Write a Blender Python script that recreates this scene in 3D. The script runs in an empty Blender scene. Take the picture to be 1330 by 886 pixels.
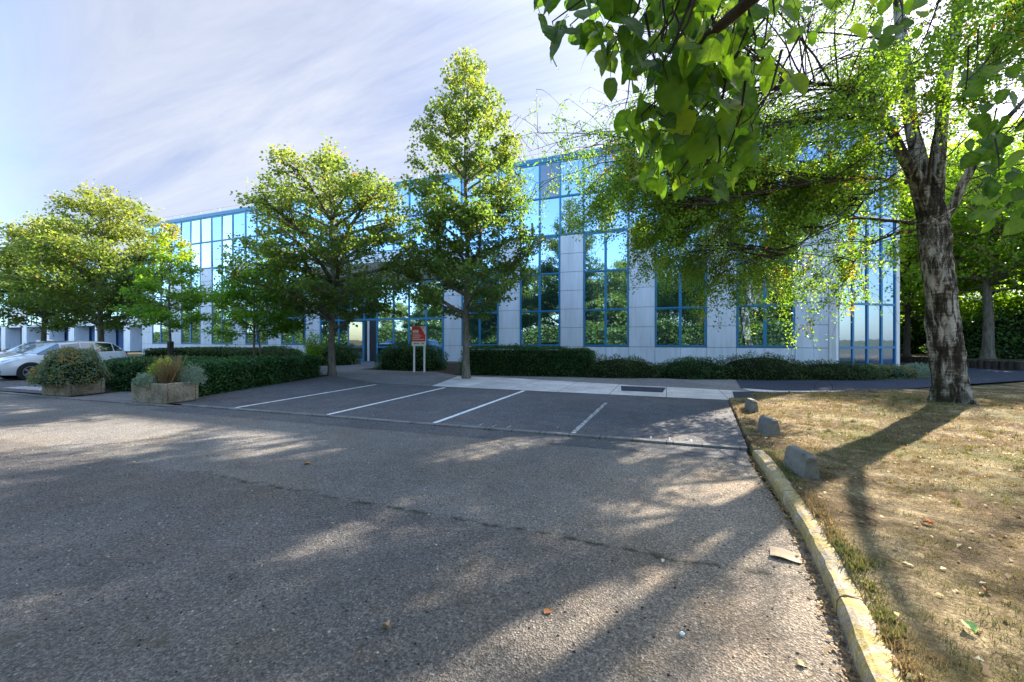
import bpy, math, random
import numpy as np
from mathutils import Vector, noise as mn
random.seed(7)
rng = np.random.default_rng(11)
sc = bpy.context.scene
COL = sc.collection
R = math.radians

# ------------------------------------------------------------------ helpers
def tag(o, label=None, cat=None, group=None, kind=None):
    if label: o["label"] = label
    if cat: o["category"] = cat
    if group: o["group"] = group
    if kind: o["kind"] = kind
    return o

def empty(name, loc, rz=0.0):
    o = bpy.data.objects.new(name, None); COL.objects.link(o)
    o.location = loc; o.rotation_euler = (0, 0, rz); o.empty_display_size = .2
    return o

def copy_tree(o, parent=None):
    c = o.copy(); COL.objects.link(c); c.parent = parent
    for ch in list(o.children): copy_tree(ch, c)
    return c

def link(name, me, mat, parent=None, smooth=False):
    o = bpy.data.objects.new(name, me); COL.objects.link(o)
    for m in (mat if isinstance(mat, (list, tuple)) else [mat]):
        if m: me.materials.append(m)
    if smooth: me.polygons.foreach_set('use_smooth', [True] * len(me.polygons))
    o.parent = parent
    return o

def np_mesh(name, V, F, attrs=None):
    """V (n,3), F (m,k) all the same k"""
    V = np.asarray(V, dtype=np.float32); F = np.asarray(F, dtype=np.int32)
    me = bpy.data.meshes.new(name)
    me.vertices.add(len(V)); me.vertices.foreach_set('co', V.ravel())
    m, k = F.shape
    me.loops.add(m * k); me.loops.foreach_set('vertex_index', F.ravel())
    me.polygons.add(m); me.polygons.foreach_set('loop_start', np.arange(0, m * k, k, dtype=np.int32))
    me.update(calc_edges=True)
    if attrs:
        for n, a in attrs.items():
            at = me.attributes.new(n, 'FLOAT', 'POINT')
            at.data.foreach_set('value', np.asarray(a, dtype=np.float32))
    return me

class MB:
    def __init__(s): s.v = []; s.f = []; s.mi = []
    def add(s, vs, fs, mi=0):
        b = len(s.v); s.v += [tuple(v) for v in vs]
        for f in fs: s.f.append(tuple(i + b for i in f)); s.mi.append(mi)
    def box(s, x0, x1, y0, y1, z0, z1, mi=0):
        vs = [(x, y, z) for z in (z0, z1) for y in (y0, y1) for x in (x0, x1)]
        s.add(vs, [(0, 2, 3, 1), (4, 5, 7, 6), (0, 1, 5, 4), (2, 6, 7, 3), (0, 4, 6, 2), (1, 3, 7, 5)], mi)
    def quad(s, a, b, c, d, mi=0): s.add([a, b, c, d], [(0, 1, 2, 3)], mi)
    def obox(s, p, ux, uy, uz, mi=0):
        """box with corner p and edge vectors"""
        p, ux, uy, uz = map(Vector, (p, ux, uy, uz))
        vs = [p + ux * i + uy * j + uz * k for k in (0, 1) for j in (0, 1) for i in (0, 1)]
        s.add(vs, [(0, 2, 3, 1), (4, 5, 7, 6), (0, 1, 5, 4), (2, 6, 7, 3), (0, 4, 6, 2), (1, 3, 7, 5)], mi)
    def tube(s, pts, rad, n=6, mi=0, cap=True):
        pts = [Vector(p) for p in pts]
        b = len(s.v); k = len(pts)
        prev = None
        for i, p in enumerate(pts):
            t = (pts[min(i + 1, k - 1)] - pts[max(i - 1, 0)])
            if t.length < 1e-6: t = Vector((0, 0, 1))
            t.normalize()
            if prev is None:
                a = t.cross(Vector((.13, .97, .21))); a.normalize()
            else:
                a = prev - t * prev.dot(t)
                if a.length < 1e-5: a = t.orthogonal()
                a.normalize()
            prev = a; c = t.cross(a)
            r = rad[i] if hasattr(rad, '__len__') else rad
            for j in range(n):
                w = 2 * math.pi * j / n
                s.v.append(tuple(p + (a * math.cos(w) + c * math.sin(w)) * r))
        for i in range(k - 1):
            for j in range(n):
                s.f.append((b + i * n + j, b + i * n + (j + 1) % n, b + (i + 1) * n + (j + 1) % n, b + (i + 1) * n + j)); s.mi.append(mi)
        if cap:
            s.f.append(tuple(b + j for j in range(n))[::-1]); s.mi.append(mi)
            s.f.append(tuple(b + (k - 1) * n + j for j in range(n))); s.mi.append(mi)
    def disc(s, c, axis, r, n=24, mi=0, r2=0.0, th=0.0):
        c = Vector(c); axis = Vector(axis).normalized(); a = axis.orthogonal().normalized(); q = axis.cross(a)
        vs = [c + (a * math.cos(2 * math.pi * j / n) + q * math.sin(2 * math.pi * j / n)) * r for j in range(n)]
        s.add(vs, [tuple(range(n))], mi)
    def build(s, name, mat, parent=None, smooth=False, bevel=0.0):
        me = bpy.data.meshes.new(name); me.from_pydata(s.v, [], s.f); me.update()
        o = link(name, me, mat, parent, smooth)
        if isinstance(mat, (list, tuple)) and len(mat) > 1: me.polygons.foreach_set('material_index', s.mi)
        if bevel:
            m = o.modifiers.new('b', 'BEVEL'); m.width = bevel; m.segments = 2; m.limit_method = 'ANGLE'
        return o

# ------------------------------------------------------------------ materials
class NT:
    def __init__(s, name):
        s.m = bpy.data.materials.new(name); s.m.use_nodes = True
        s.t = s.m.node_tree; s.t.nodes.clear(); s.out = s.n('ShaderNodeOutputMaterial')
    def n(s, typ, **kw):
        x = s.t.nodes.new(typ)
        for k, v in kw.items():
            if k.startswith('i_'):
                key = k[2:].replace('_', ' ')
                x.inputs[key].default_value = v
            else: setattr(x, k, v)
        return x
    def l(s, a, b): s.t.links.new(a, b)
    def coord(s, kind='Object', scale=None):
        c = s.n('ShaderNodeTexCoord')
        if scale is None: return c.outputs[kind]
        mp = s.n('ShaderNodeMapping'); mp.inputs['Scale'].default_value = scale
        s.l(c.outputs[kind], mp.inputs['Vector']); return mp.outputs[0]
    def noise(s, vec, scale, detail=4, rough=.55, out='Fac', dist=0.0):
        x = s.n('ShaderNodeTexNoise'); x.inputs['Scale'].default_value = scale; x.inputs['Detail'].default_value = detail
        x.inputs['Roughness'].default_value = rough; x.inputs['Distortion'].default_value = dist
        s.l(vec, x.inputs['Vector']); return x.outputs[out]
    def voro(s, vec, scale, out='Distance', feature='F1'):
        x = s.n('ShaderNodeTexVoronoi'); x.feature = feature; x.inputs['Scale'].default_value = scale
        s.l(vec, x.inputs['Vector']); return x.outputs[out]
    def ramp(s, fac, stops, interp='LINEAR'):
        x = s.n('ShaderNodeValToRGB'); e = x.color_ramp.elements; x.color_ramp.interpolation = interp
        while len(e) < len(stops): e.new(.5)
        for i, (p, c) in enumerate(stops):
            e[i].position = p; e[i].color = (c, c, c, 1) if isinstance(c, (int, float)) else (*c, 1)
        s.l(fac, x.inputs[0]); return x.outputs[0]
    def mix(s, fac, a, b, mode='MIX'):
        x = s.n('ShaderNodeMix'); x.data_type = 'RGBA'; x.blend_type = mode
        for k_, v in ((0, fac), (6, a), (7, b)):
            sock = x.inputs[k_]
            if isinstance(v, (int, float)): sock.default_value = v if k_ == 0 else (v, v, v, 1)
            elif isinstance(v, tuple): sock.default_value = (*v, 1)
            else: s.l(v, sock)
        return x.outputs[2]
    def math(s, op, a, b=0.0, clamp=False):
        x = s.n('ShaderNodeMath'); x.operation = op; x.use_clamp = clamp
        for i, v in enumerate((a, b)):
            if isinstance(v, (int, float)): x.inputs[i].default_value = v
            else: s.l(v, x.inputs[i])
        return x.outputs[0]
    def bump(s, h, strength=.4, dist=.01, normal=None):
        x = s.n('ShaderNodeBump'); x.inputs['Strength'].default_value = strength; x.inputs['Distance'].default_value = dist
        s.l(h, x.inputs['Height'])
        if normal: s.l(normal, x.inputs['Normal'])
        return x.outputs[0]
    def pbr(s, col, rough=.8, normal=None, metal=0.0, spec=.3, coat=0.0, final=True):
        x = s.n('ShaderNodeBsdfPrincipled')
        if isinstance(col, tuple): x.inputs['Base Color'].default_value = (*col, 1)
        else: s.l(col, x.inputs['Base Color'])
        if isinstance(rough, (int, float)): x.inputs['Roughness'].default_value = rough
        else: s.l(rough, x.inputs['Roughness'])
        x.inputs['Metallic'].default_value = metal; x.inputs['Specular IOR Level'].default_value = spec
        x.inputs['Coat Weight'].default_value = coat
        if normal: s.l(normal, x.inputs['Normal'])
        if final: s.l(x.outputs[0], s.out.inputs[0])
        return x.outputs[0]

def simple(name, col, rough=.6, metal=0.0, spec=.4, var=.15, scale=3.0, coat=0.0, bump=0.0):
    t = NT(name); v = t.coord('Object')
    nz = t.noise(v, scale, 5)
    f = t.ramp(nz, [(.3, 1 - var), (.7, 1 + var * .3)])
    c = t.mix(1.0, col, f, 'MULTIPLY')
    nrm = t.bump(t.noise(v, scale * 12, 3), bump, .01) if bump else None
    t.pbr(c, rough, nrm, metal, spec, coat); return t.m

def asphalt(name, base, lane=False):
    t = NT(name); v = t.coord('Object')
    big = t.ramp(t.noise(v, .35, 5, .6), [(.3, .72), (.7, 1.15)])
    med = t.ramp(t.noise(v, 2.6, 6, .65), [(.3, .82), (.7, 1.1)])
    st = t.voro(v, 95.0, 'Color')
    stone = t.ramp(st, [(.0, .30), (.45, .75), (.85, 1.4), (1.0, 2.5)])
    st2 = t.ramp(t.noise(v, 42.0, 5, .75), [(.32, .45), (.52, .95), (.68, 1.6)])
    sp = t.noise(v, 210.0, 2)
    grain = t.ramp(sp, [(.3, .45), (.55, 1.0), (.75, 1.6)])
    c = t.mix(1.0, base, big, 'MULTIPLY'); c = t.mix(1.0, c, med, 'MULTIPLY')
    c = t.mix(.8, c, stone, 'MULTIPLY'); c = t.mix(.75, c, st2, 'MULTIPLY'); c = t.mix(.7, c, grain, 'MULTIPLY')
    brown = t.ramp(t.noise(v, .55, 6, .7), [(.48, 0.0), (.7, .55)])
    c = t.mix(brown, c, t.mix(1.0, c, (1.25, 1.02, .74), 'MULTIPLY'))
    oil = t.ramp(t.noise(v, .9, 3, .5, dist=.4), [(.66, 0.0), (.74, .45)])
    c = t.mix(oil, c, t.mix(1.0, c, (.5, .48, .46), 'MULTIPLY'))
    dv = t.n('ShaderNodeVectorMath'); dv.operation = 'ADD'; t.l(v, dv.inputs[0])
    dn = t.n('ShaderNodeTexNoise'); dn.inputs['Scale'].default_value = 1.6; dn.inputs['Detail'].default_value = 6; t.l(v, dn.inputs['Vector']); t.l(dn.outputs['Color'], dv.inputs[1])
    ce = t.voro(dv.outputs[0], .32, 'Distance', 'DISTANCE_TO_EDGE')
    ck = t.math('MULTIPLY', t.ramp(ce, [(0.0, .4), (.003, .3), (.005, 0.0)]), t.ramp(t.noise(v, .5, 3), [(.50, 0.0), (.58, .8)]))
    c = t.mix(ck, c, (.03, .028, .024))
    if lane:
        sx = t.n('ShaderNodeSeparateXYZ'); t.l(v, sx.inputs[0])
        edge = t.math('ADD', sx.outputs[1], t.math('MULTIPLY', t.noise(v, 1.5, 5), .34))
        near = t.ramp(t.math('MULTIPLY', t.math('SUBTRACT', 3.36, edge), 12.0, True), [(0, 0.0), (1, 1.0)])
        lf = t.ramp(t.math('MULTIPLY', t.math('ADD', sx.outputs[0], 1.6), .35, True), [(0, 1.0), (1, .0)])
        c = t.mix(t.math('MULTIPLY', near, t.math('MULTIPLY', lf, .62)), c, t.mix(1.0, c, (.60, .58, .60), 'MULTIPLY'))
        # right hand side: sandier, paler worn surface
        rt = t.math('MULTIPLY', t.math('ADD', sx.outputs[0], t.math('ADD', 1.2, t.noise(v, .8, 4))), .5, True)
        c = t.mix(t.math('MULTIPLY', rt, t.ramp(t.math('MULTIPLY', t.math('SUBTRACT', 6.1, sx.outputs[1]), 1.2, True), [(0, 0.0), (1, 1.0)])), c, t.mix(1.0, c, (1.45, 1.28, 1.08), 'MULTIPLY'))
        # crumbling joint between the two lays, with moss
        d = t.math('ABSOLUTE', t.math('SUBTRACT', edge, 3.36))
        lim = t.math('MULTIPLY', t.ramp(t.noise(v, 9.0, 4), [(.42, 0.0), (.6, 1.0)]), t.math('SUBTRACT', 1.0, t.math('MULTIPLY', d, 16.0, True)))
        lim = t.math('MULTIPLY', lim, t.ramp(t.math('MULTIPLY', t.math('ADD', sx.outputs[0], 6.5), .5, True), [(0, 0.0), (1, .9)]))
        c = t.mix(lim, c, (.020, .022, .012))
        mz = t.ramp(t.noise(v, 3.3, 6, .7), [(.60, 0.0), (.68, .5)])
        c = t.mix(t.math('MULTIPLY', mz, near), c, (.075, .062, .028))
    h = t.math('ADD', t.math('MULTIPLY', t.voro(v, 95.0), .8), t.math('MULTIPLY', sp, .5))
    b = t.bump(h, .9, .012, t.bump(t.noise(v, 7.0, 4), .25, .03))
    t.pbr(c, .88, b, 0, .25); return t.m

def leafmat(name, stops, transl=.45, rough=.45, gain=1.35, trtint=(1.5, 1.6, .5)):
    t = NT(name)
    a = t.n('ShaderNodeAttribute'); a.attribute_name = 'lv'
    c = t.ramp(a.outputs['Fac'], [(p_, tuple(min(.5, q * gain) for q in c_)) for p_, c_ in stops])
    p = t.pbr(c, rough, None, 0, .4, final=False)
    tr = t.n('ShaderNodeBsdfTranslucent'); t.l(t.mix(1.0, c, trtint, 'MULTIPLY'), tr.inputs[0])
    mx = t.n('ShaderNodeMixShader'); mx.inputs[0].default_value = transl
    t.l(p, mx.inputs[1]); t.l(tr.outputs[0], mx.inputs[2]); t.l(mx.outputs[0], t.out.inputs[0]); return t.m

def glassmat(name, tint, base, refl=.62, rough=.015, wave=.02):
    t = NT(name); v = t.coord('Object')
    g = t.n('ShaderNodeBsdfGlossy'); g.inputs['Color'].default_value = (*tint, 1); g.inputs['Roughness'].default_value = rough
    b = t.bump(t.noise(v, .9, 2), wave, .05)
    t.l(b, g.inputs['Normal'])
    d = t.n('ShaderNodeBsdfPrincipled'); d.inputs['Base Color'].default_value = (*base, 1); d.inputs['Roughness'].default_value = .15
    d.inputs['Specular IOR Level'].default_value = .5
    mx = t.n('ShaderNodeMixShader'); mx.inputs[0].default_value = refl
    t.l(d.outputs[0], mx.inputs[1]); t.l(g.outputs[0], mx.inputs[2]); t.l(mx.outputs[0], t.out.inputs[0]); return t.m

M = {}
M['road'] = asphalt('road_asphalt', (.235, .220, .200), True)
M['bay'] = asphalt('bay_asphalt', (.165, .163, .172))
M['patch'] = asphalt('new_asphalt', (.050, .062, .095))
M['path'] = asphalt('worn_path', (.27, .265, .27))
def concrete(name, base, joint=None, scale=1.0, dirt=.5):
    t = NT(name); v = t.coord('Object')
    a = t.ramp(t.noise(v, .8 * scale, 6, .65), [(.3, .62), (.7, 1.1)])
    b = t.ramp(t.noise(v, 45 * scale, 4), [(.3, .8), (.7, 1.12)])
    c = t.mix(1.0, base, a, 'MULTIPLY'); c = t.mix(1.0, c, b, 'MULTIPLY')
    st = t.ramp(t.noise(v, 2.3 * scale, 7, .7, dist=.6), [(.52, 0.0), (.66, dirt)])
    c = t.mix(st, c, t.mix(1.0, c, (.45, .40, .30), 'MULTIPLY'))
    if joint:
        sx = t.n('ShaderNodeSeparateXYZ'); t.l(v, sx.inputs[0])
        m = t.math('ABSOLUTE', t.math('SUBTRACT', t.math('PINGPONG', sx.outputs[0], joint / 2), joint / 4))
        m = t.math('GREATER_THAN', m, joint / 4 - .008)
        c = t.mix(m, c, (.05, .045, .04))
    h = t.math('ADD', t.noise(v, 60 * scale, 3), t.math('MULTIPLY', t.noise(v, 8 * scale, 4), 1.5))
    t.pbr(c, .88, t.bump(h, .4, .006), 0, .25); return t.m
M['apron'] = concrete('pale_concrete', (.66, .63, .61), 3.1, dirt=.35)
M['conc'] = concrete('grey_concrete', (.22, .21, .185), None, 3.0, .7)
M['strip'] = concrete('strip_concrete', (.22, .21, .20), 1.0, 2.0, .6)
t = NT('kerb_paint'); v = t.coord('Object')
oi = t.n('ShaderNodeObjectInfo')
vv = t.n('ShaderNodeVectorMath'); vv.operation = 'ADD'; t.l(v, vv.inputs[0]); t.l(oi.outputs['Random'], vv.inputs[1]); 
v2 = t.n('ShaderNodeVectorMath'); v2.operation = 'MULTIPLY_ADD'
comb = t.n('ShaderNodeCombineXYZ'); t.l(oi.outputs['Random'], comb.inputs[0]); t.l(oi.outputs['Random'], comb.inputs[1])
v2.inputs[1].default_value = (1, 1, 1); t.l(v, v2.inputs[0]); 
mm = t.n('ShaderNodeVectorMath'); mm.operation = 'SCALE'; mm.inputs['Scale'].default_value = 37.0; t.l(comb.outputs[0], mm.inputs[0]); t.l(mm.outputs[0], v2.inputs[2])
v = v2.outputs[0]
c = t.mix(1.0, (.40, .34, .27), t.ramp(t.noise(v, 5, 7, .75), [(.3, .5), (.72, 1.35)]), 'MULTIPLY')
py = t.ramp(t.noise(v, 6.5, 9, .78, dist=1.0), [(.44, 0.0), (.54, .85)])
c = t.mix(py, c, t.mix(1.0, (.46, .345, .10), t.ramp(t.noise(v, 30, 4), [(.3, .6), (.7, 1.1)]), 'MULTIPLY'))
ms = t.ramp(t.noise(v, 2.2, 8, .75), [(.58, 0.0), (.66, .6)])
c = t.mix(.8, c, t.ramp(t.noise(v, 55, 7, .8), [(.34, .3), (.5, 1.0), (.7, 1.3)]), 'MULTIPLY')
c = t.mix(ms, c, (.085, .07, .045))
t.pbr(c, .88, t.bump(t.noise(v, 38, 6, .7), .7, .012, t.bump(t.noise(v, 7, 5, .7), .5, .03)), 0, .2); M['kerb'] = t.m
# dry grass ground
t = NT('dry_grass_ground'); v = t.coord('Object')
c = t.ramp(t.noise(v, 1.1, 9, .72), [(.34, (.045, .030, .017)), (.46, (.13, .088, .048)), (.54, (.27, .205, .11)), (.68, (.44, .34, .20))])
c = t.mix(t.ramp(t.noise(v, .42, 7, .7, dist=.5), [(.50, 0.0), (.60, .7)]), c, (.115, .125, .038))
c = t.mix(t.ramp(t.noise(v, .8, 8, .75), [(.54, 0.0), (.62, .8)]), c, (.060, .042, .026))
c = t.mix(.9, c, t.ramp(t.noise(v, 30, 8, .8), [(.30, .25), (.5, .9), (.68, 1.9)]), 'MULTIPLY')
h = t.math('ADD', t.noise(v, 40, 6, .75), t.math('MULTIPLY', t.noise(v, 5, 5), 1.5))
t.pbr(c, .95, t.bump(h, 1.0, .03), 0, .1); M['lawn'] = t.m
M['soil'] = simple('bed_soil', (.085, .060, .040), .95, var=.5, scale=2.5, bump=.8, spec=.1)
M['earth'] = simple('far_ground', (.09, .085, .045), .95, var=.4, scale=.4, bump=.5, spec=.1)
M['woodfloor'] = simple('wood_floor', (.10, .085, .045), .95, var=.6, scale=1.5, bump=.8, spec=.1)
t = NT('line_paint'); v = t.coord('Object')
c = t.mix(t.ramp(t.noise(v, 14, 7, .8), [(.52, 0.0), (.62, .8)]), (.78, .78, .76), (.16, .16, .165)); t.pbr(c, .7, t.bump(t.noise(v, 120, 3), .4, .004)); M['paint'] = t.m
t = NT('worn_paint'); v = t.coord('Object')
c = t.mix(t.ramp(t.noise(v, 14, 7, .8), [(.42, 0.0), (.54, .95)]), (.62, .62, .60), (.10, .10, .105)); t.pbr(c, .8, t.bump(t.noise(v, 120, 3), .4, .004)); M['wornpaint'] = t.m
# building
t = NT('facade_panel'); v = t.coord('Object')
c = t.mix(1.0, (.68, .75, .86), t.ramp(t.noise(t.coord('Object', (1.2, 1.2, .25)), .9, 6, .6), [(.3, .80), (.7, 1.06)]), 'MULTIPLY')
sx = t.n('ShaderNodeSeparateXYZ'); t.l(v, sx.inputs[0])
pg = t.ramp(t.noise(t.coord('Object', (9, 9, .5)), 1.0, 4), [(.52, 0.0), (.72, .28)])
c = t.mix(pg, c, (.30, .28, .25)); t.pbr(c, .42, None, 0, .4); M['panel'] = t.m
M['joint'] = simple('panel_joint', (.34, .27, .19), .8)
M['blue'] = simple('blue_frame', (.022, .20, .40), .38, var=.12, scale=1.2, spec=.45)
M['white'] = simple('white_enamel', (.72, .74, .76), .45, var=.08)
M['greyroof'] = simple('roof_membrane', (.35, .35, .36), .8)
M['metal'] = simple('galvanised', (.45, .46, .47), .4, metal=.7)
M['black'] = simple('black_rubber', (.015, .015, .016), .8)
M['dark'] = simple('dark_interior', (.030, .035, .042), .7)
G_ = [glassmat('solar_glass', (.34, .53, .76), (.02, .05, .07), .74, .012),
      glassmat('solar_glass_b', (.33, .52, .76), (.03, .07, .09), .70, .02, .03),
      glassmat('curtained_glass', (.62, .80, .90), (.42, .46, .50), .52, .02),
      glassmat('opaque_glass', (.30, .38, .46), (.02, .03, .05), .35, .05),
      glassmat('blue_panel_glass', (.45, .62, .85), (.02, .06, .20), .50, .05)]
M['doorglass'] = glassmat('door_glass', (.50, .62, .62), (.01, .03, .035), .5)
# wood / bark
def bark(name, a, b, sc_=(6, 6, 1.2), rough=.9):
    t = NT(name); v = t.coord('Object', sc_)
    n = t.noise(v, 2.0, 7, .7, dist=.3)
    c = t.ramp(n, [(.35, a), (.65, b)])
    t.pbr(c, rough, t.bump(n, .9, .02), 0, .15); return t.m
M['bark'] = bark('grey_bark', (.07, .06, .048), (.20, .185, .155))
M['darkbark'] = bark('dark_bark', (.025, .02, .016), (.08, .068, .055))
M['twig'] = bark('twig_bark', (.03, .022, .016), (.07, .052, .04))
t = NT('birch_bark'); v = t.coord('Object')
n1 = t.noise(t.coord('Object', (5, 5, 1.15)), 1.5, 9, .72, dist=.8)
n2 = t.noise(t.coord('Object', (1.5, 1.5, 9)), 2.4, 6, .7)
n3 = t.noise(v, 26, 5, .7)
n0 = t.noise(t.coord('Object', (2.6, 2.6, .8)), 1.2, 4)
f = t.math('ADD', t.math('ADD', t.math('MULTIPLY', n1, .58), t.math('MULTIPLY', n2, .16)), t.math('MULTIPLY', n0, .26))
c = t.ramp(f, [(.40, (.012, .010, .008)), (.47, (.04, .034, .026)), (.505, (.14, .128, .11)), (.54, (.37, .35, .32)), (.68, (.62, .60, .56))])
c = t.mix(.6, c, t.ramp(n3, [(.3, .5), (.7, 1.15)]), 'MULTIPLY')
sx = t.n('ShaderNodeSeparateXYZ'); t.l(v, sx.inputs[0])
low = t.ramp(t.math('MULTIPLY', sx.outputs[2], .55, True), [(.0, 1.0), (.9, .0)])
c = t.mix(t.math('MULTIPLY', low, t.ramp(t.noise(v, 5, 6), [(.42, 0.0), (.55, .85)])), c, (.030, .026, .012))
t.pbr(c, .88, t.bump(t.math('ADD', f, t.math('MULTIPLY', n3, .25)), 1.0, .06), 0, .2); M['birch'] = t.m
# foliage
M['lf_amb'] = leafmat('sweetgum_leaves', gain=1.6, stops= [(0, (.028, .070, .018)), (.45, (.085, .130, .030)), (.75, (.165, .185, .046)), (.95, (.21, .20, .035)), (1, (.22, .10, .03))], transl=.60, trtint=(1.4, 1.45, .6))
M['lf_lime'] = leafmat('young_tree_leaves', [(0, (.05, .13, .015)), (.6, (.12, .23, .025)), (.95, (.26, .28, .03)), (1, (.35, .20, .03))], .52)
M['lf_birch'] = leafmat('birch_leaves', gain=1.6, stops= [(0, (.040, .090, .014)), (.5, (.11, .175, .022)), (.85, (.20, .25, .035)), (.95, (.30, .22, .03)), (1, (.34, .12, .02))], transl=.62)
M['lf_wood'] = leafmat('woodland_leaves', [(0, (.08, .15, .018)), (.6, (.19, .28, .028)), (1, (.32, .36, .04))], .68, gain=1.5)
M['lf_ivy'] = leafmat('ivy_leaves', [(0, (.03, .08, .025)), (.6, (.07, .14, .04)), (1, (.14, .21, .05))], .45)
M['lf_hedge'] = leafmat('hedge_leaves', gain=2.0, stops= [(0, (.010, .032, .010)), (.6, (.022, .062, .016)), (.93, (.045, .095, .024)), (1, (.2, .09, .03))], transl=.3, rough=.35)
M['lf_yew'] = leafmat('dull_hedge_leaves', gain=1.9, stops= [(0, (.016, .032, .010)), (.6, (.035, .060, .016)), (1, (.07, .09, .022))], transl=.3)
M['lf_grey'] = leafmat('grey_shrub_leaves', [(0, (.06, .10, .07)), (.42, (.13, .18, .13)), (.55, (.17, .17, .05)), (.75, (.36, .19, .06))], .3)
M['lf_silver'] = leafmat('silver_leaves', [(0, (.12, .17, .15)), (1, (.30, .36, .33))], .3)
M['lf_yellow'] = leafmat('yellow_shrub_leaves', [(0, (.10, .16, .03)), (.5, (.28, .33, .05)), (1, (.50, .47, .08))], .4)
M['lf_bright'] = leafmat('backdrop_leaves', [(0, (.06, .11, .018)), (.5, (.17, .22, .035)), (.9, (.32, .32, .06)), (1, (.42, .26, .05))], .3)
M['lf_bhedge'] = leafmat('backdrop_hedge_leaves', [(0, (.04, .09, .02)), (.5, (.12, .19, .04)), (1, (.26, .29, .08))], .3, gain=1.0)
t = NT('linden_leaf'); a = t.n('ShaderNodeAttribute'); a.attribute_name = 'lv'
c = t.ramp(a.outputs['Fac'], [(0, (.035, .085, .016)), (.45, (.08, .16, .022)), (.8, (.17, .27, .03)), (1, (.30, .32, .04))])
w = t.n('ShaderNodeAttribute'); w.attribute_name = 'vein'
c = t.mix(t.math('MULTIPLY', w.outputs['Fac'], .45), c, (.16, .22, .05))
c = t.mix(.6, c, t.ramp(t.noise(t.coord('Object'), 30, 5), [(.3, .7), (.7, 1.15)]), 'MULTIPLY')
p = t.pbr(c, .38, t.bump(w.outputs['Fac'], .5, .004), 0, .45, final=False)
c = t.mix(t.ramp(t.noise(t.coord('Object'), 55, 4, .7), [(.66, 0.0), (.70, .7)]), c, (.10, .06, .02))
tr = t.n('ShaderNodeBsdfTranslucent'); t.l(t.mix(1.0, c, (1.5, 1.7, .5), 'MULTIPLY'), tr.inputs[0])
mx = t.n('ShaderNodeMixShader'); mx.inputs[0].default_value = .68
t.l(p, mx.inputs[1]); t.l(tr.outputs[0], mx.inputs[2]); t.l(mx.outputs[0], t.out.inputs[0]); M['lf_linden'] = t.m
M['straw'] = leafmat('straw_blades', gain=1.0, trtint=(1.2, 1.1, .8), stops= [(0, (.11, .075, .04)), (.5, (.33, .25, .13)), (.75, (.30, .235, .12)), (1, (.10, .14, .03))], transl=.3, rough=.7)
M['litter'] = leafmat('leaf_litter', [(0, (.10, .06, .03)), (.5, (.26, .17, .08)), (.8, (.40, .30, .12)), (1, (.55, .45, .28))], .15, .8)

# ------------------------------------------------------------------ geometry of the camera (for placing things)
F_, CX_, HY_, H_ = 525.0, 665.0, 441.0, 1.6
TH = R(20.9); C_, S_ = math.cos(TH), math.sin(TH)
def at(px, py, d):
    u = (px - CX_) / F_
    return Vector((d * (u * C_ - S_), d * (C_ + u * S_), H_ + (HY_ - py) * d / F_))

# ------------------------------------------------------------------ ground and surfaces
def sheet(name, pts, z, mat, kind='structure'):
    me = bpy.data.meshes.new(name); me.from_pydata([(x, y, z) for x, y in pts], [], [tuple(range(len(pts)))]); me.update()
    o = link(name, me, mat); tag(o, kind=kind); return o
sheet('ground', [(-900, -700), (900, -700), (900, 900), (-900, 900)], -.06, M['earth'])
def curb_y(x): return 6.70 + .034 * (x - 1.1)
sheet('road', [(-140, -9.5), (1.02, -9.5), (1.02, 6.6), (-11.0, curb_y(-11)), (-18, curb_y(-18) - .1), (-140, 1.5)], 0.0, M['road'])
sheet('parking_bays', [(-11.9, curb_y(-11.9) + .1), (1.12, curb_y(1.12) + .1), (1.5, 11.9), (-6.9, 11.9), (-10.0, 12.0), (-13.9, 13.9)], .008, M['bay'])
sheet('side_car_park', [(-17.2, 6.2), (-17.2, 14.8), (-110, 20), (-110, 2.0), (-60, 4.0)], .004, M['bay'])
sheet('concrete_apron', [(-7.5, 11.93), (1.52, 11.93), (1.8, 12.3), (2.4, 14.2), (-1.0, 14.6), (-6.4, 15.6), (-8.4, 15.4)], .012, M['apron'])
sheet('pavement', [(-19.5, 14.2), (-13.9, 13.93), (-10.0, 12.04), (-7.53, 11.93), (-8.43, 15.42), (-6.4, 15.62), (-1.0, 14.62), (2.42, 14.22), (3.05, 14.9), (3.05, 18.2), (-2, 17.3), (-8.7, 15.9), (-10.6, 17.2), (-15.3, 17.2), (-15.3, 18), (-16.8, 23.8), (-20.8, 23.8), (-19.8, 17.2)], .010, M['path'])
sheet('footpath', [(2.55, 18.1), (2.25, 14.85), (3.2, 14.6), (5.0, 15.0), (7.0, 16.5), (10.5, 19.6), (14, 22.6), (20, 25.5), (30, 27), (30, 31), (20, 28), (16.3, 29.0), (15.3, 31), (15.0, 44), (12.5, 44), (11.8, 27.0), (9.6, 22.4), (6.5, 19.3)], .014, M['patch'])
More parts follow.
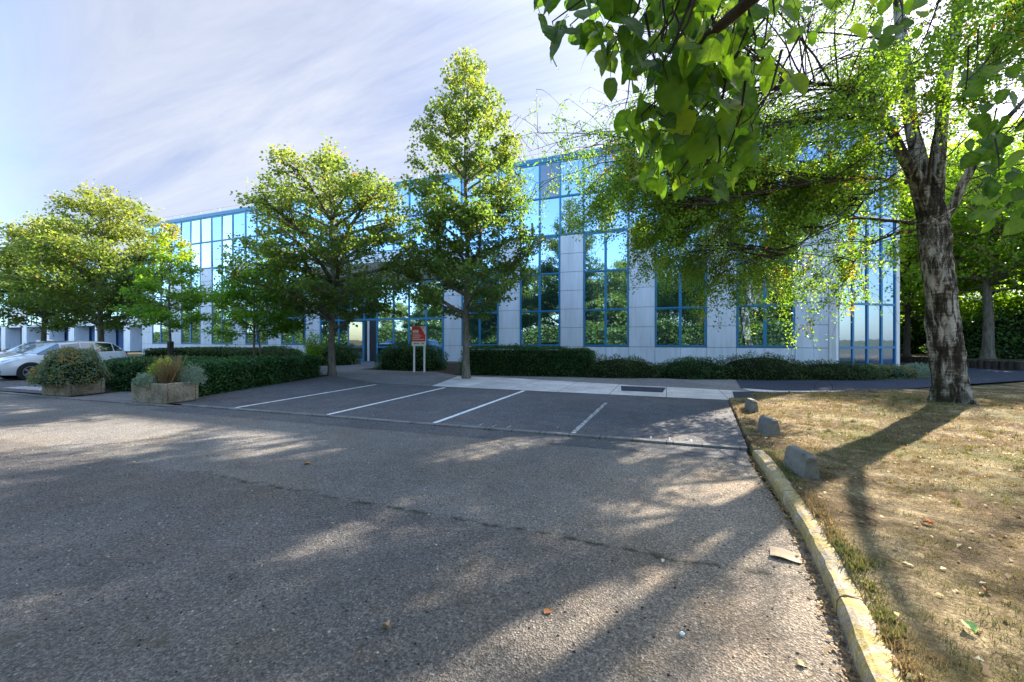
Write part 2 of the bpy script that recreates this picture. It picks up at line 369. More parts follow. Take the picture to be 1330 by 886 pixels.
# worn pale strip between new path and lawn
sheet('path_edge', [(2.4, 14.2), (2.9, 14.05), (4.4, 14.75), (5.3, 15.3), (3.2, 14.58), (2.3, 14.9)], .020, M['apron'])
sheet('asphalt_patch', [(-1.45, 14.22), (-.02, 14.22), (-.1, 12.9), (-1.3, 12.9)], .018, M['patch'])
sheet('asphalt_patch', [(1.88, 13.9), (2.45, 14.15), (2.42, 12.6), (1.72, 12.4)], .018, M['patch'])
sheet('planting_bed', [(-19.5, 14.1), (-13.95, 13.7), (-12.0, 6.6), (-13.2, 6.35), (-17.0, 6.6), (-17.1, 14.2), (-60, 16), (-60, 23.9), (-20.9, 23.9), (-20.3, 17.2), (-19.8, 17.2)], -.012 + .02, M['soil'])
sheet('planting_bed', [(-16.6, 23.9), (-15.3, 17.2), (-10.5, 17.2), (-8.7, 15.9), (-2, 17.3), (3.05, 18.2), (6.5, 19.3), (9.6, 22.4), (11.8, 27.0), (11.8, 30), (7, 30)], .006, M['soil'])
sheet('woodland_floor', [(15.9, 30.6), (17.0, 28.5), (20, 27.7), (40, 31), (60, 60), (60, 90), (10, 90), (15.5, 44)], .40, M['woodfloor'])
# pavement slab between planters
sheet('paving_slab', [(-15.2, 5.9), (-12.7, 6.1), (-13.1, 7.5), (-15.4, 7.4)], .020, M['strip'])

# lawn: grid with a gentle swell, flush with kerb top
def lawn_h(x, y):
    k = max(0.0, min(1.0, (7.6 - y) / 2.5)); h = .025 + .085 * k
    h += .035 * mn.noise(Vector((x * .35, y * .35, 0))) + .018 * mn.noise(Vector((x * 1.7, y * 1.7, 5))) + .008 * mn.noise(Vector((x * 6, y * 6, 2)))
    d = math.hypot(x - 6.24, y - 12.49); h += .10 * math.exp(-(d / 1.2) ** 2)
    h += .05 * max(0, min(1, (x - 2.5) / 6))
    return max(.022, h)
KC = [(-12, .35), (-1, .35), (1, .62), (2.35, .855), (3.5, 1.003), (4.7, 1.07), (6.1, 1.10), (6.6, 1.12), (9, 1.3)]
def kerb_x(y):
    for (a, b), (c, d) in zip(KC, KC[1:]):
        if a <= y <= c:
            t_ = (y - a) / (c - a); return b + (d - b) * t_
    return KC[-1][1]
def kerb_s(y): return sum(kerb_x(y + o) for o in (-.5, -.25, 0, .25, .5)) / 5
def lawn_left(y):
    if y < 6.5: return kerb_s(y) + .125
    return 1.16 + (y - 6.7) * .075
def lawn_top(x):
    pts = [(1.2, 12.2), (1.9, 12.4), (2.5, 13.9), (4.4, 14.75), (5.6, 15.5), (7.0, 16.45), (10.5, 19.55), (14, 22.5), (20, 25.4), (40, 28)]
    for (a, b), (c, d) in zip(pts, pts[1:]):
        if a <= x <= c: return b + (d - b) * (x - a) / (c - a)
    return pts[-1][1]
nx, ny = 190, 210
V = []; 
for j in range(ny):
    for i in range(nx):
        fx = (i / (nx - 1)) ** 1.9; fy = (j / (ny - 1))
        x = 1.2 + fx * 34; y0 = -10; 
        y1 = lawn_top(max(1.2, x)); y = y0 + (y1 - y0) * (1 - (1 - fy) ** 1.0)
        xl = lawn_left(y); x = xl + fx * 34
        y = min(y, lawn_top(max(1.2, x)))
        V.append((x - (.03 if i == 0 else 0), y, lawn_h(x, y) * (1 if y < lawn_top(x) - .05 else .7) if i else -.03))
Fq = [(j * nx + i, j * nx + i + 1, (j + 1) * nx + i + 1, (j + 1) * nx + i) for j in range(ny - 1) for i in range(nx - 1)]
o = link('lawn_ground', np_mesh('lawn_ground', V, Fq), M['lawn'], smooth=True); tag(o, kind='structure')

# painted bay lines
def strip(name, a, b, w, z, mat, label=None, wig=0.0):
    a = Vector((*a, z)); b = Vector((*b, z)); d = (b - a); L = d.length; d.normalize(); n = Vector((-d.y, d.x, 0)); k = 24
    vs = []; fs = []
    for i in range(k + 1):
        p = a + d * (L * i / k); ww = w / 2 * (1 + wig * random.uniform(-1, 1)); vs += [p - n * ww, p + n * ww]
        if i: fs.append((2 * i - 2, 2 * i, 2 * i + 1, 2 * i - 1))
    me = bpy.data.meshes.new(name); me.from_pydata([tuple(v) for v in vs], [], fs); me.update(); return link(name, me, mat)
for a, b, m, w in (((-9.35, 6.33), (-9.56, 11.6), 'paint', .10), ((-6.68, 6.45), (-6.82, 11.67), 'paint', .10), ((-4.12, 6.55), (-4.12, 11.85), 'paint', .10), ((-1.48, 6.75), (-1.41, 10.3), 'wornpaint', .085)):
    tag(strip('bay_line', a, b, w, .014, M[m], wig=.08), kind='structure')
# worn bay numbers painted on the asphalt
def ground_text(txt, x, y, size, z, rz=0.0):
    cu = bpy.data.curves.new('bay_number', 'FONT'); cu.body = txt; cu.size = size; cu.align_x = 'CENTER'; cu.space_character = 1.9
    tmp = bpy.data.objects.new('tmp', cu); COL.objects.link(tmp)
    me = bpy.data.meshes.new_from_object(tmp); bpy.data.objects.remove(tmp)
    o = link('bay_number', me, M['wornpaint']); o.location = (x, y, z); o.rotation_euler = (0, 0, rz); tag(o, kind='structure')
ground_text('111', -2.95, 6.72, .30, .015); ground_text('113', .05, 6.83, .30, .015)
# raised concrete strips along the road side of the bays
mb = MB()
xs = [-10.9 + 1.0 * i for i in range(13)]
for i, x in enumerate(xs[:-1]):
    x1 = xs[i + 1] - .012; 
    if x1 > 1.15: x1 = 1.12
    y0, y1 = curb_y(x), curb_y(x1); dz = random.uniform(-.004, .004)
    mb.obox((x, y0 - .06, -.02), (x1 - x, y1 - y0, 0), (0, .13, 0), (0, 0, .055 + dz))
o = mb.build('kerb_strip', M['strip'], bevel=.008); tag(o, kind='structure')
mb = MB()
x = -60
while x < -11:
    x1 = x + .99; mb.obox((x, curb_y(x) - .28, -.02), (x1 - x, .034 * (x1 - x), 0), (0, .15, 0), (0, 0, .05 + random.uniform(-.004, .004))); x += 1.0
o = mb.build('kerb_strip', M['strip'], bevel=.008); tag(o, kind='structure')
# smooth gutter band in front of the bays
sheet('gutter_band', [(-11, curb_y(-11) - .65), (1.04, curb_y(1.04) - .62), (1.06, curb_y(1.06) - .07), (-11, curb_y(-11) - .07)], .004, asphalt('gutter_asphalt', (.16, .16, .165)))
sheet('road_marking', [(-20.5, 6.45), (-17.6, 6.55), (-17.4, 7.0), (-20.4, 6.95)], .010, M['wornpaint'])

# right hand kerb stones, one object each
kl = ['nearest the bottom edge of the photo', 'second from the bottom edge, heavily streaked with yellow', 'beside the sheet of cardboard', 'fourth along, just past the cardboard sheet', 'beside the largest concrete block', 'sixth along, in front of the largest concrete block', 'last of the row at the bays corner']
ys = [-.6, .62, 1.82, 2.86, 3.72, 4.66, 5.56, 6.46]
for i in range(7):
    y0, y1 = ys[i] + .006, ys[i + 1] - .006; mb = MB()
    n = 14; prof = [(0.0, -.05), (0.005, .085), (.02, .115), (.05, .125), (.11, .123), (.135, .112), (.145, .05), (.145, -.05)]
    rows = []
    for j in range(n + 1):
        y = y0 + (y1 - y0) * j / n; xo = kerb_s(y) + (random.uniform(-.004, .004) if i < 6 else 0)
        sh = 1.0 if i < 6 else (1 - .45 * (j / n) ** 2)
        e = .975 if j in (0, n) else 1.0
        rows.append([(xo + px + .006 * mn.noise(Vector((px * 9, y * 6, i * 3.1))), y, (pz * (e if pz > .05 else 1) * sh) + .010 * mn.noise(Vector((y * 4, px * 20, i)))) for px, pz in prof])
    k = len(prof)
    for j in range(n):
        for q in range(k - 1):
            mb.quad(rows[j][q], rows[j][q + 1], rows[j + 1][q + 1], rows[j + 1][q])
    mb.add(rows[0], [tuple(range(k))]); mb.add(rows[-1], [tuple(range(k))[::-1]])
    o = mb.build('kerb_stone', M['kerb'], smooth=False)
    tag(o, 'worn kerb stone with yellow paint traces, ' + kl[i], 'kerb stone', 'kerb stones along the lawn')

# concrete blocks on the lawn edge
def block(loc, L, w0, w1, h, rz, label):
    mb = MB(); n = 8; rows = []
    for j in range(n + 1):
        y = -L / 2 + L * j / n; e = .05 if j in (0, n) else 0
        rows.append([(sx_ * (ww - e * .4) / 2 + .008 * mn.noise(Vector((y * 9, sx_ * 5, zz * 11))), y, zz - (e * .5 if zz > .1 else 0) + .006 * mn.noise(Vector((y * 12, zz, sx_)))) for sx_, ww, zz in ((-1, w0, -.06), (-1, (w0 + w1) / 2 + .01, h * .55), (-1, w1 + .01, h - .02), (-.8, w1, h), (.8, w1, h), (1, w1 + .01, h - .02), (1, (w0 + w1) / 2 + .01, h * .55), (1, w0, -.06))])
    for j in range(n):
        for q in range(7): mb.quad(rows[j][q], rows[j][q + 1], rows[j + 1][q + 1], rows[j + 1][q])
    mb.add(rows[0], [tuple(range(8))]); mb.add(rows[-1], [tuple(range(8))[::-1]])
    o = mb.build('concrete_block', M['conc']); o.location = loc; o.rotation_euler = (0, 0, rz)
    tag(o, label, 'concrete block', 'concrete blocks along the lawn edge')
block((1.42, 5.45, .06), .50, .20, .09, .29, R(9), 'largest, pale wedge-topped concrete block nearest the camera, behind the kerb')
block((1.62, 7.95, .02), .44, .22, .11, .26, R(12), 'mossy concrete block, middle one of three on the lawn edge')
block((1.76, 10.25, .01), .42, .20, .11, .27, R(6), 'small dark concrete block farthest away, beside the dark asphalt patch')

# ------------------------------------------------------------------ office building
YF = 23.9
bld = empty('office_building', (-20, YF, 0))
tag(bld, 'long three-storey office building with blue-framed mirror glass and pale grey panels', 'office building')
def P(name, mb, mat, parent=bld, **k):
    o = mb.build(name, mat, None, **k)
    o.parent = parent
    return o
# parts are modelled in coordinates relative to the empty
OX, OY = -20.0, YF
def rel(mb):
    mb.v = [(x - OX, y - OY, z) for x, y, z in mb.v]; return mb
WIN = [(-46.06, -43.45), (-41.76, -39.02), (-37.55, -34.85), (-33.27, -30.62), (-29.14, -26.49), (-12.72, -10.05), (-8.60, -6.00), (-4.60, -2.00), (-.60, 2.02), (3.42, 6.00)]
XL, XR = -47.6, 7.56
ENT = (-24.95, -14.11)
ZL = [1.2, 3.32, 5.6, 7.88]
ROOF = 12.75
CH0 = (7.62, 23.86); CH1 = (10.98, 26.3)
# structural wall behind
mb = MB()
mb.box(XL, XR - .02, YF + .06, YF + .5, -.1, ROOF - .15)
mb.box(XL, XL + .3, YF + .5, YF + 19.9, -.1, ROOF - .15); mb.box(10.9, 11.2, 26.9, YF + 20, -.1, ROOF - .15); mb.box(XL, 11.2, YF + 20, YF + 20.4, -.1, ROOF - .15)
P('wall', rel(mb), M['joint'])
mb = MB(); mb.add([(XL, YF + .1, ROOF - .2), (7.6, YF + .1, ROOF - .2), (11.1, 26.5, ROOF - .2), (11.1, 44, ROOF - .2), (XL, 44, ROOF - .2)], [(0, 1, 2, 3, 4)])
P('roof', rel(mb), M['greyroof'])
# cladding panels on the piers
PIERS = [(XL, -46.06), (-43.45, -41.76), (-39.02, -37.55), (-34.85, -33.27), (-30.62, -29.14), (-26.49, -24.95), (-14.11, -12.72), (-10.05, -8.60), (-6.00, -4.60), (-2.00, -.60), (2.02, 3.42), (6.00, 7.40)]
g = .011
for a, b in PIERS:
    mb = MB()
    zs = [.0, 1.2 - .02] + [1.2 + 1.113 * i for i in range(1, 7)]
    zs[0] = .12
    for z0, z1 in zip(zs, zs[1:]): mb.box(a + g, b - g, YF - .005, YF + .055, z0 + g, z1 - g)
    P('pier_cladding', rel(mb), M['panel'], bevel=.006)
for a, b in WIN:
    mb = MB(); m_ = (a + b) / 2
    mb.box(a + g, m_ - g, YF - .003, YF + .055, .12 + g, 1.18 - .025); mb.box(m_ + g, b - g, YF - .003, YF + .055, .12 + g, 1.18 - .025)
    P('sill_cladding', rel(mb), M['panel'], bevel=.006)
mb = MB(); mb.box(7.40, 7.60, YF - .05, YF + .1, 0, ROOF - .3); P('corner_post', rel(mb), M['white'], bevel=.02)

def pane(mb, x0, x1, z0, z1, y, tilt=.009):
    a, b = random.uniform(-tilt, tilt), random.uniform(-tilt, tilt)
    mb.quad((x0, y - a - b, z0), (x1, y + a - b, z0), (x1, y + a + b, z1), (x0, y - a + b, z1))
def window(x0, x1, zs, nx_, gm, fw=.072, yo=.0):
    """frame mesh with one pane mesh as its child"""
    f = MB(); gl = MB()
    yf0, yf1 = YF - .02 + yo, YF + .05 + yo
    xs_ = [x0 + (x1 - x0) * i / nx_ for i in range(nx_ + 1)]
    for i, x in enumerate(xs_):
        w = fw if 0 < i < nx_ else fw * .8
        xa, xb = (x - w, x + w) if 0 < i < nx_ else ((x, x + w * 1.6) if i == 0 else (x - w * 1.6, x))
        f.box(xa, xb, yf0, yf1, zs[0], zs[-1])
    for j, z in enumerate(zs):
        h = .065
        za, zb = (z - h, z + h) if 0 < j < len(zs) - 1 else ((z, z + .1) if j == 0 else (z - .1, z))
        for i in range(nx_):
            xa = xs_[i] + (fw if i else fw * 1.28); xb = xs_[i + 1] - (fw if i < nx_ - 1 else fw * 1.28)
            f.box(xa, xb, yf0 + .004, yf1, za, zb)
        if 0 < j < len(zs) - 1: f.box(x0 + .02, x1 - .02, yf0 - .03, yf0 - .003, z - .022, z + .022)
    for i in range(nx_):
        for j in range(len(zs) - 1): pane(gl, xs_[i] + .02, xs_[i + 1] - .02, zs[j] + .02, zs[j + 1] - .02, YF + .022 + yo)
    w = P('window', rel(f), M['blue']); P('glass', rel(gl), gm, parent=w)
    return w
for i, (a, b) in enumerate(WIN):
    window(a + .01, b - .01, ZL, 2, G_[i % 2])
# upper continuous band, one window per pane column, two rows
cols = []
edges = [XL + .02]
for a, b in WIN[:5]: edges += [a, (a + b) / 2, b]
edges += [-24.95]; k = 8
edges += [ENT[0] + (ENT[1] - ENT[0]) * i / k for i in range(1, k + 1)]
for a, b in WIN[5:]: edges += [a, (a + b) / 2, b]
edges += [7.40]
for i, (a, b) in enumerate(zip(edges, edges[1:])):
    gm = G_[i % 2]
    w = window(a, b, [7.90, 10.25, 12.45], 1, gm, fw=.045)
    cx = (a + b) / 2
    if i in (6, 8, 19, 2, 5): w.children[0].data.materials.clear(); w.children[0].data.materials.append(G_[2])
    if abs(cx + 6.65) < .66:      # one dark pane in the top row
        d = MB(); d.quad((a + .07, YF + .012, 10.34), (b - .07, YF + .012, 10.34), (b - .07, YF + .012, 12.35), (a + .07, YF + .012, 12.35)); P('dark_pane', rel(d), G_[3], parent=w)
mb = MB(); mb.box(XL - .03, 7.45, YF - .06, YF + .1, 12.46, 12.75); P('parapet_trim', rel(mb), M['blue'])
mb = MB(); mb.box(XL - .03, 7.45, YF - .04, YF + .14, 12.753, 12.83); P('parapet_cap', rel(mb), M['white'])
# chamfered glass corner
cd = Vector((CH1[0] - CH0[0], CH1[1] - CH0[1], 0)); cl = cd.length; cd.normalize(); cn = Vector((cd.y, -cd.x, 0))
def chbox(m, s0, s1, o0, o1, z0, z1):
    m.obox(Vector((CH0[0], CH0[1], z0)) + cd * s0 + cn * o0, cd * (s1 - s0), cn * (o1 - o0), (0, 0, z1 - z0))
for i in range(4):
    s0, s1 = .12 + (cl - .3) * i / 4, .12 + (cl - .3) * (i + 1) / 4
    f = MB(); gl = MB(); g2 = MB(); zs = [.05, 1.2, 3.35, 5.55, 7.88, 10.25, 12.5]
    chbox(f, s0, s0 + .055, 0, .09, .05, 12.5); chbox(f, s1 - .055, s1, 0, .09, .05, 12.5)
    for z in zs: chbox(f, s0 + .055, s1 - .055, .005, .085, max(.05, z - .055), z + .055)
    for j in range(6):
        a = Vector((CH0[0], CH0[1], 0)) + cn * .04
        t0 = random.uniform(-.006, .006); t1 = random.uniform(-.004, .004)
        q = [a + cd * s0 + cn * t0 + Vector((0, 0, zs[j])), a + cd * s1 - cn * t0 + Vector((0, 0, zs[j])), a + cd * s1 - cn * (t0 - t1) + Vector((0, 0, zs[j + 1])), a + cd * s0 + cn * (t0 + t1) + Vector((0, 0, zs[j + 1]))]
        (g2 if j == 0 else gl).quad(*q)
    w = P('window', rel(f), M['blue']); P('glass', rel(gl), G_[1], parent=w); P('spandrel_glass', rel(g2), G_[4], parent=w)
mb = MB(); chbox(mb, -.06, .11, -.1, .1, 0, 12.6); chbox(mb, cl - .18, cl + .06, -.12, .12, 0, 12.6); P('corner_post', rel(mb), M['white'], bevel=.015)
mb = MB(); chbox(mb, -.02, cl, -.35, -.05, 0, 12.6); P('wall', rel(mb), M['joint'])
mb = MB(); chbox(mb, -.05, cl + .05, -.1, .11, 12.61, 12.8); P('parapet_trim', rel(mb), M['blue'])
# right return wall panels
mb = MB()
for i in range(10):
    y0 = 26.95 + i * 1.65
    for j in range(10): mb.box(11.2, 11.26, y0 + .01, y0 + 1.64, .1 + j * 1.24, .1 + (j + 1) * 1.24 - .02)
P('side_cladding', rel(mb), M['panel'])
mb = MB()
for i in range(12):
    for j in range(10): mb.box(XL - .06, XL, YF + i * 1.65 + .01, YF + i * 1.65 + 1.64, .1 + j * 1.24, .1 + (j + 1) * 1.24 - .02)
P('side_cladding', rel(mb), M['panel'])
# entrance: white spandrel with canopy, glazed screen, open doors
mb = MB()
for i in range(8):
    a = ENT[0] + (ENT[1] - ENT[0]) * i / 8; b = ENT[0] + (ENT[1] - ENT[0]) * (i + 1) / 8
    for z0, z1 in ((5.75, 6.8), (6.82, 7.86)): mb.box(a + .012, b - .012, YF - .25, YF - .06, z0, z1)
P('spandrel_panel', rel(mb), M['panel'], bevel=.006)
mb = MB(); mb.add([(ENT[0], YF - .26, 5.9), (ENT[1], YF - .26, 5.9), (ENT[1], YF - 1.9, 6.9), (ENT[0], YF - 1.9, 6.9), (ENT[0], YF - .26, 5.75), (ENT[1], YF - .26, 5.75), (ENT[1], YF - 1.95, 6.75), (ENT[0], YF - 1.95, 6.75)],
       [(0, 1, 2, 3), (7, 6, 5, 4), (3, 2, 6, 7), (0, 3, 7, 4), (1, 5, 6, 2)]); P('canopy', rel(mb), M['white'])
mx_ = [-24.95, -23.15, -21.95, -20.75, -19.6, -18.15, -16.85, -15.45, -14.11]
mb = MB()
for x in mx_:
    mb.box(x - .07, x + .07, YF - .03, YF + .06, 0, 5.74)
for (a, b) in zip(mx_, mx_[1:]):
    for z in (1.05, 3.05, 5.6):
        if a == -20.75 and z < 2: continue
        mb.box(a + .07, b - .07, YF - .025, YF + .055, z - .07, z + .07)
scr = P('entrance_screen', rel(mb), M['blue'])
gl = MB()
for (a, b) in zip(mx_, mx_[1:]):
    for z0, z1 in ((.05, 1.0), (1.1, 3.0), (3.1, 5.55)):
        if a == -20.75 and z1 < 3.05: continue
        pane(gl, a + .05, b - .05, z0, z1, YF + .0)
P('glass', rel(gl), G_[0], parent=scr)
mb = MB(); mb.box(-20.68, -19.67, YF - .008, YF + .02, .02, 2.98); P('doorway', rel(mb), M['dark'])
mb = MB(); mb.box(-20.45, -20.28, YF - .04, YF - .012, .02, 2.95); P('door_jamb', rel(mb), M['white'])
for (hx, sgn, ang) in ((-20.78, -1, 62),):
    d = empty('door', (hx - OX, -.05, .03), R(-ang)); d.parent = bld
    f = MB(); w_ = 1.15
    f.box(-w_, -w_ + .1, -.05, 0, 0, 2.95); f.box(-.1, 0, -.05, 0, 0, 2.95); f.box(-w_ + .1, -.1, -.05, 0, 0, .16); f.box(-w_ + .1, -.1, -.05, 0, 2.83, 2.95); f.box(-w_ + .1, -.1, -.05, 0, .98, 1.06)
    d.rotation_euler = (0, 0, R(ang))
    f.build('door_frame', M['blue'], d)
    gq = MB(); gq.quad((-w_ + .08, -.025, .1), (-.08, -.025, .1), (-.08, -.025, 2.9), (-w_ + .08, -.025, 2.9)); gq.build('door_glass', M['doorglass'], d)
    hq = MB(); hq.tube([(-w_ + .12, -.06, .95), (-w_ + .12, -.11, .98), (-w_ + .12, -.11, 1.3), (-w_ + .12, -.06, 1.33)], .018, 6); hq.build('handle', M['metal'], d)
mb = MB(); mb.tube([(-19.5, YF - .04, .98), (-19.5, YF - .10, 1.0), (-19.5, YF - .10, 1.34), (-19.5, YF - .04, 1.36)], .018, 6); P('handle', rel(mb), M['metal'])
# roof rail
mb = MB(); mb.tube([(XL, YF + .5, 13.32), (8, YF + .5, 13.28)], .018, 5)
x = XL
while x < 8: mb.tube([(x, YF + .5, 12.6), (x, YF + .5, 13.32)], .02, 5); mb.tube([(x, YF + .5, 13.0), (x + .35, YF + .1, 12.8)], .03, 5); x += 2.6
P('roof_rail', rel(mb), M['metal'])
cam_l = MB(); cam_l.tube([(-46.3, YF + .3, 12.7), (-46.3, YF + .1, 13.3)], .05, 6); cam_l.obox((-47.2, YF - .2, 13.3), (1.5, -.3, -.35), (.1, .35, 0), (.05, 0, .2))
P('floodlight', rel(cam_l), M['darkbark'])

# far wing behind the left-hand trees
fw = empty('office_wing', (-80, 33, 0)); tag(fw, 'distant pale office wing with columns, at the left edge behind the parked cars', 'office building')
def FP(name, mb, mat, parent=fw):
    mb.v = [(x + 80, y - 33, z) for x, y, z in mb.v]; return mb.build(name, mat, parent)
mb = MB(); mb.box(-122, -62, 35, 48, 0, 12.6); mb.box(-122, -62, 33, 34.95, 3.6, 12.6); FP('wall', mb, M['panel'])
mb = MB(); mb.box(-121.9, -62.1, 34.86, 34.93, 0, 3.6); FP('ground_floor_glazing', mb, G_[4])
for i in range(9):
    mb = MB(); x = -119 + i * 7; mb.box(x, x + 1.5, 33.0, 34.7, 0, 3.6); FP('column', mb, M['panel'])
for (a, b) in ((-121.5, -102.5), (-96.5, -90), (-86, -80), (-76, -70)):
    f = MB(); n = int((b - a) / 1.5)
    for i in range(n + 1): x = a + (b - a) * i / n; f.box(x - .06, x + .06, 32.93, 33, 3.8, 12.4)
    for z in (3.8, 6, 8.2, 10.3, 12.3): f.box(a - .06, b + .06, 32.9, 32.93, z - .07, z + .07)
    w = FP('window', f, M['blue']); gq = MB(); gq.quad((a, 32.97, 3.8), (b, 32.97, 3.8), (b, 32.97, 12.4), (a, 32.97, 12.4)); FP('glass', gq, G_[0], parent=w)
mb = MB(); mb.box(-122.2, -61.8, 32.8, 48.2, 12.6, 12.9); FP('roof_trim', mb, M['blue'])

# ------------------------------------------------------------------ leaves / trees
def rand_unit(n, up=0.0):
    v = rng.normal(size=(n, 3)); v[:, 2] = np.abs(v[:, 2]) * (1 + up) if up else v[:, 2]
    return v / np.linalg.norm(v, axis=1, keepdims=True)
def leaf_mesh(name, Pn, size, lv, up=.6, aspect=.62, droop=0.0):
    n = len(Pn); N = rand_unit(n, up); A = rng.normal(size=(n, 3)); A[:, 2] -= droop
    A -= N * np.sum(A * N, axis=1, keepdims=True); A /= np.linalg.norm(A, axis=1, keepdims=True) + 1e-9
    B = np.cross(N, A); s = np.asarray(size).reshape(-1, 1) * np.ones((n, 1))
    fold = s * .14
    V = np.empty((n, 4, 3)); V[:, 0] = Pn; V[:, 2] = Pn + A * s
    V[:, 1] = Pn + A * s * .45 + B * s * aspect * .5 + N * fold; V[:, 3] = Pn + A * s * .45 - B * s * aspect * .5 + N * fold
    Fi = np.arange(n * 4).reshape(n, 4)
    return np_mesh(name, V.reshape(-1, 3), Fi, {'lv': np.repeat(np.clip(lv, 0, 1), 4)})

def curve(p, d, L, n, wob, grav=0.0):
    pts = [Vector(p)]; d = Vector(d).normalized()
    for i in range(n):
        d = (d + Vector((random.gauss(0, wob), random.gauss(0, wob), random.gauss(0, wob) + grav))).normalized()
        pts.append(pts[-1] + d * (L / n))
    return pts

def sample_segs(segs, n, sig, flat=1.0):
    """segs: list of (a,b) points; weights by length"""
    A = np.array([s[0] for s in segs]); B = np.array([s[1] for s in segs]); L = np.linalg.norm(B - A, axis=1)
    idx = rng.choice(len(segs), n, p=L / L.sum()); t_ = rng.random((n, 1))
    P_ = A[idx] * (1 - t_) + B[idx] * t_ + rng.normal(size=(n, 3)) * sig * np.array([1, 1, flat])
    return P_, idx

def make_tree(name, label, cat, loc, h, base, Rr, prof, tr, nprim, nleaf, lsize, leaf, barkm, group=None, rise=(.35, .9), seed=1, lvtop=.35, sig=.13, lean=(0, 0), twin=False, lv0=.1, sub=True):
    random.seed(seed); root = empty(name, loc); tag(root, label, cat, group)
    trunk = MB(); segs = []; tips = []
    def tp(z): return Vector((lean[0] * z / h + .06 * math.sin(z * .9 + seed) * min(1, z / 3), lean[1] * z / h + .05 * math.sin(z * .7 + seed * 2) * min(1, z / 3), z))
    nz = 16; zz = [h * .96 * i / nz for i in range(nz + 1)]
    trunk.tube([tp(0) + Vector((0, 0, -.1))] + [tp(z) for z in [.06, .25] + zz[1:]], [tr * 1.45, tr * 1.3, tr * 1.08] + [tr * (1 - .94 * (z / h) ** .8) + .008 for z in zz[1:]], 10)
    if twin: trunk.tube([Vector((.28, .1, -.1)), Vector((.25, .08, base * .6)), Vector((.1, .03, base * 1.2))], [tr * .8, tr * .7, tr * .4], 8)
    ga = 2.399
    for i in range(nprim):
        t_ = (i + .5) / nprim; t_ = t_ ** .92
        z = base * .92 + (h * .97 - base * .92) * t_
        L = Rr * prof(t_) * random.uniform(.72, 1.12) + .15
        az = i * ga + random.uniform(-.4, .4); ri = rise[0] + (rise[1] - rise[0]) * t_ + random.uniform(-.12, .12)
        ri = min(ri, max(.12, (h - z) / max(L, .2) * .75)); d = Vector((math.cos(az), math.sin(az), ri))
        zs_ = max(base * .55, z - L * ri * .45)
        pts = curve(tp(zs_), d, L * math.sqrt(1 + ri * ri) * .95, 6, .09, -.01)
        r0 = max(.012, .028 * L * (tr / .15) ** .3)
        trunk.tube(pts, [r0 * (1 - .8 * k / 6) for k in range(7)], 5, cap=False)
        for k in range(3, 6): segs.append((pts[k], pts[k + 1]))
        ns = max(2, int(L * 3.2))
        for j in range(ns):
            q = random.uniform(.3, 1.0); fi = q * 6; i0 = min(5, int(fi)); p = pts[i0].lerp(pts[i0 + 1], fi - i0)
            dd = (pts[i0 + 1] - pts[i0]).normalized(); side = Vector((-dd.y, dd.x, 0)) * random.choice((-1, 1))
            l2 = (L * .42 * (1.15 - .6 * q) + .18) * random.uniform(.7, 1.2)
            p2 = curve(p, dd * .55 + side * random.uniform(.5, 1.0) + Vector((0, 0, random.uniform(-.25, .45))), l2, 3, .15)
            trunk.tube(p2, [r0 * .3, r0 * .22, r0 * .14, .003], 3, cap=False)
            for k in range(3): segs.append((p2[k], p2[k + 1]))
            tips.append(p2[-1])
    segs = [(tuple(a), tuple(b)) for a, b in segs]
    n1 = int(nleaf * .62); P1, _ = sample_segs(segs, n1, sig * .8, .8)
    T = np.array([tuple(p) for p in tips]); n2 = nleaf - n1
    ci = rng.integers(0, len(T), n2); P2 = T[ci] + rng.normal(size=(n2, 3)) * sig * np.array([1.35, 1.35, .75])
    PP = np.vstack([P1, P2])
    if prof is conic:
        al = np.array([Rr * prof(min(1, max(0, (z - base) / (h - base)))) * 1.18 + .28 for z in PP[:, 2]]); PP = PP[(np.hypot(PP[:, 0], PP[:, 1]) < al) | (PP[:, 2] < base + 1)]
    PP = PP[PP[:, 2] < h + .45 - .5 * rng.random(len(PP)) * (np.hypot(PP[:, 0], PP[:, 1]) > .8)]
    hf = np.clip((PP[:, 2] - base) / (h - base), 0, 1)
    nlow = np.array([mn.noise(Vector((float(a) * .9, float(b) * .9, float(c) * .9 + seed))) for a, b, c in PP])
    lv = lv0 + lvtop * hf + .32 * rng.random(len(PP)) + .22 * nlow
    redc = (rng.random(len(PP)) < .012); lv[redc] = 1.0
    trunk.build('trunk', barkm, root, smooth=True)
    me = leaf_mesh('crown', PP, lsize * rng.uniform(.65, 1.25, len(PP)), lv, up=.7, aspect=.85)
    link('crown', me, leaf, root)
    return root

conic = lambda t: max(.06, min(1, (t * 7 + .35)) * (1 - t) ** .68 * 1.06)
oval = lambda t: max(.1, (math.sin(math.pi * min(1, (t * .78 + .2)))) ** .7)
pointy = lambda t: max(.08, min(1, .5 + t * 2.4) * (1 - t) ** .62 * 1.18)
broad = lambda t: max(.12, min(1, .72 + t * 1.2) * (1 - t ** 3.2) ** .55)

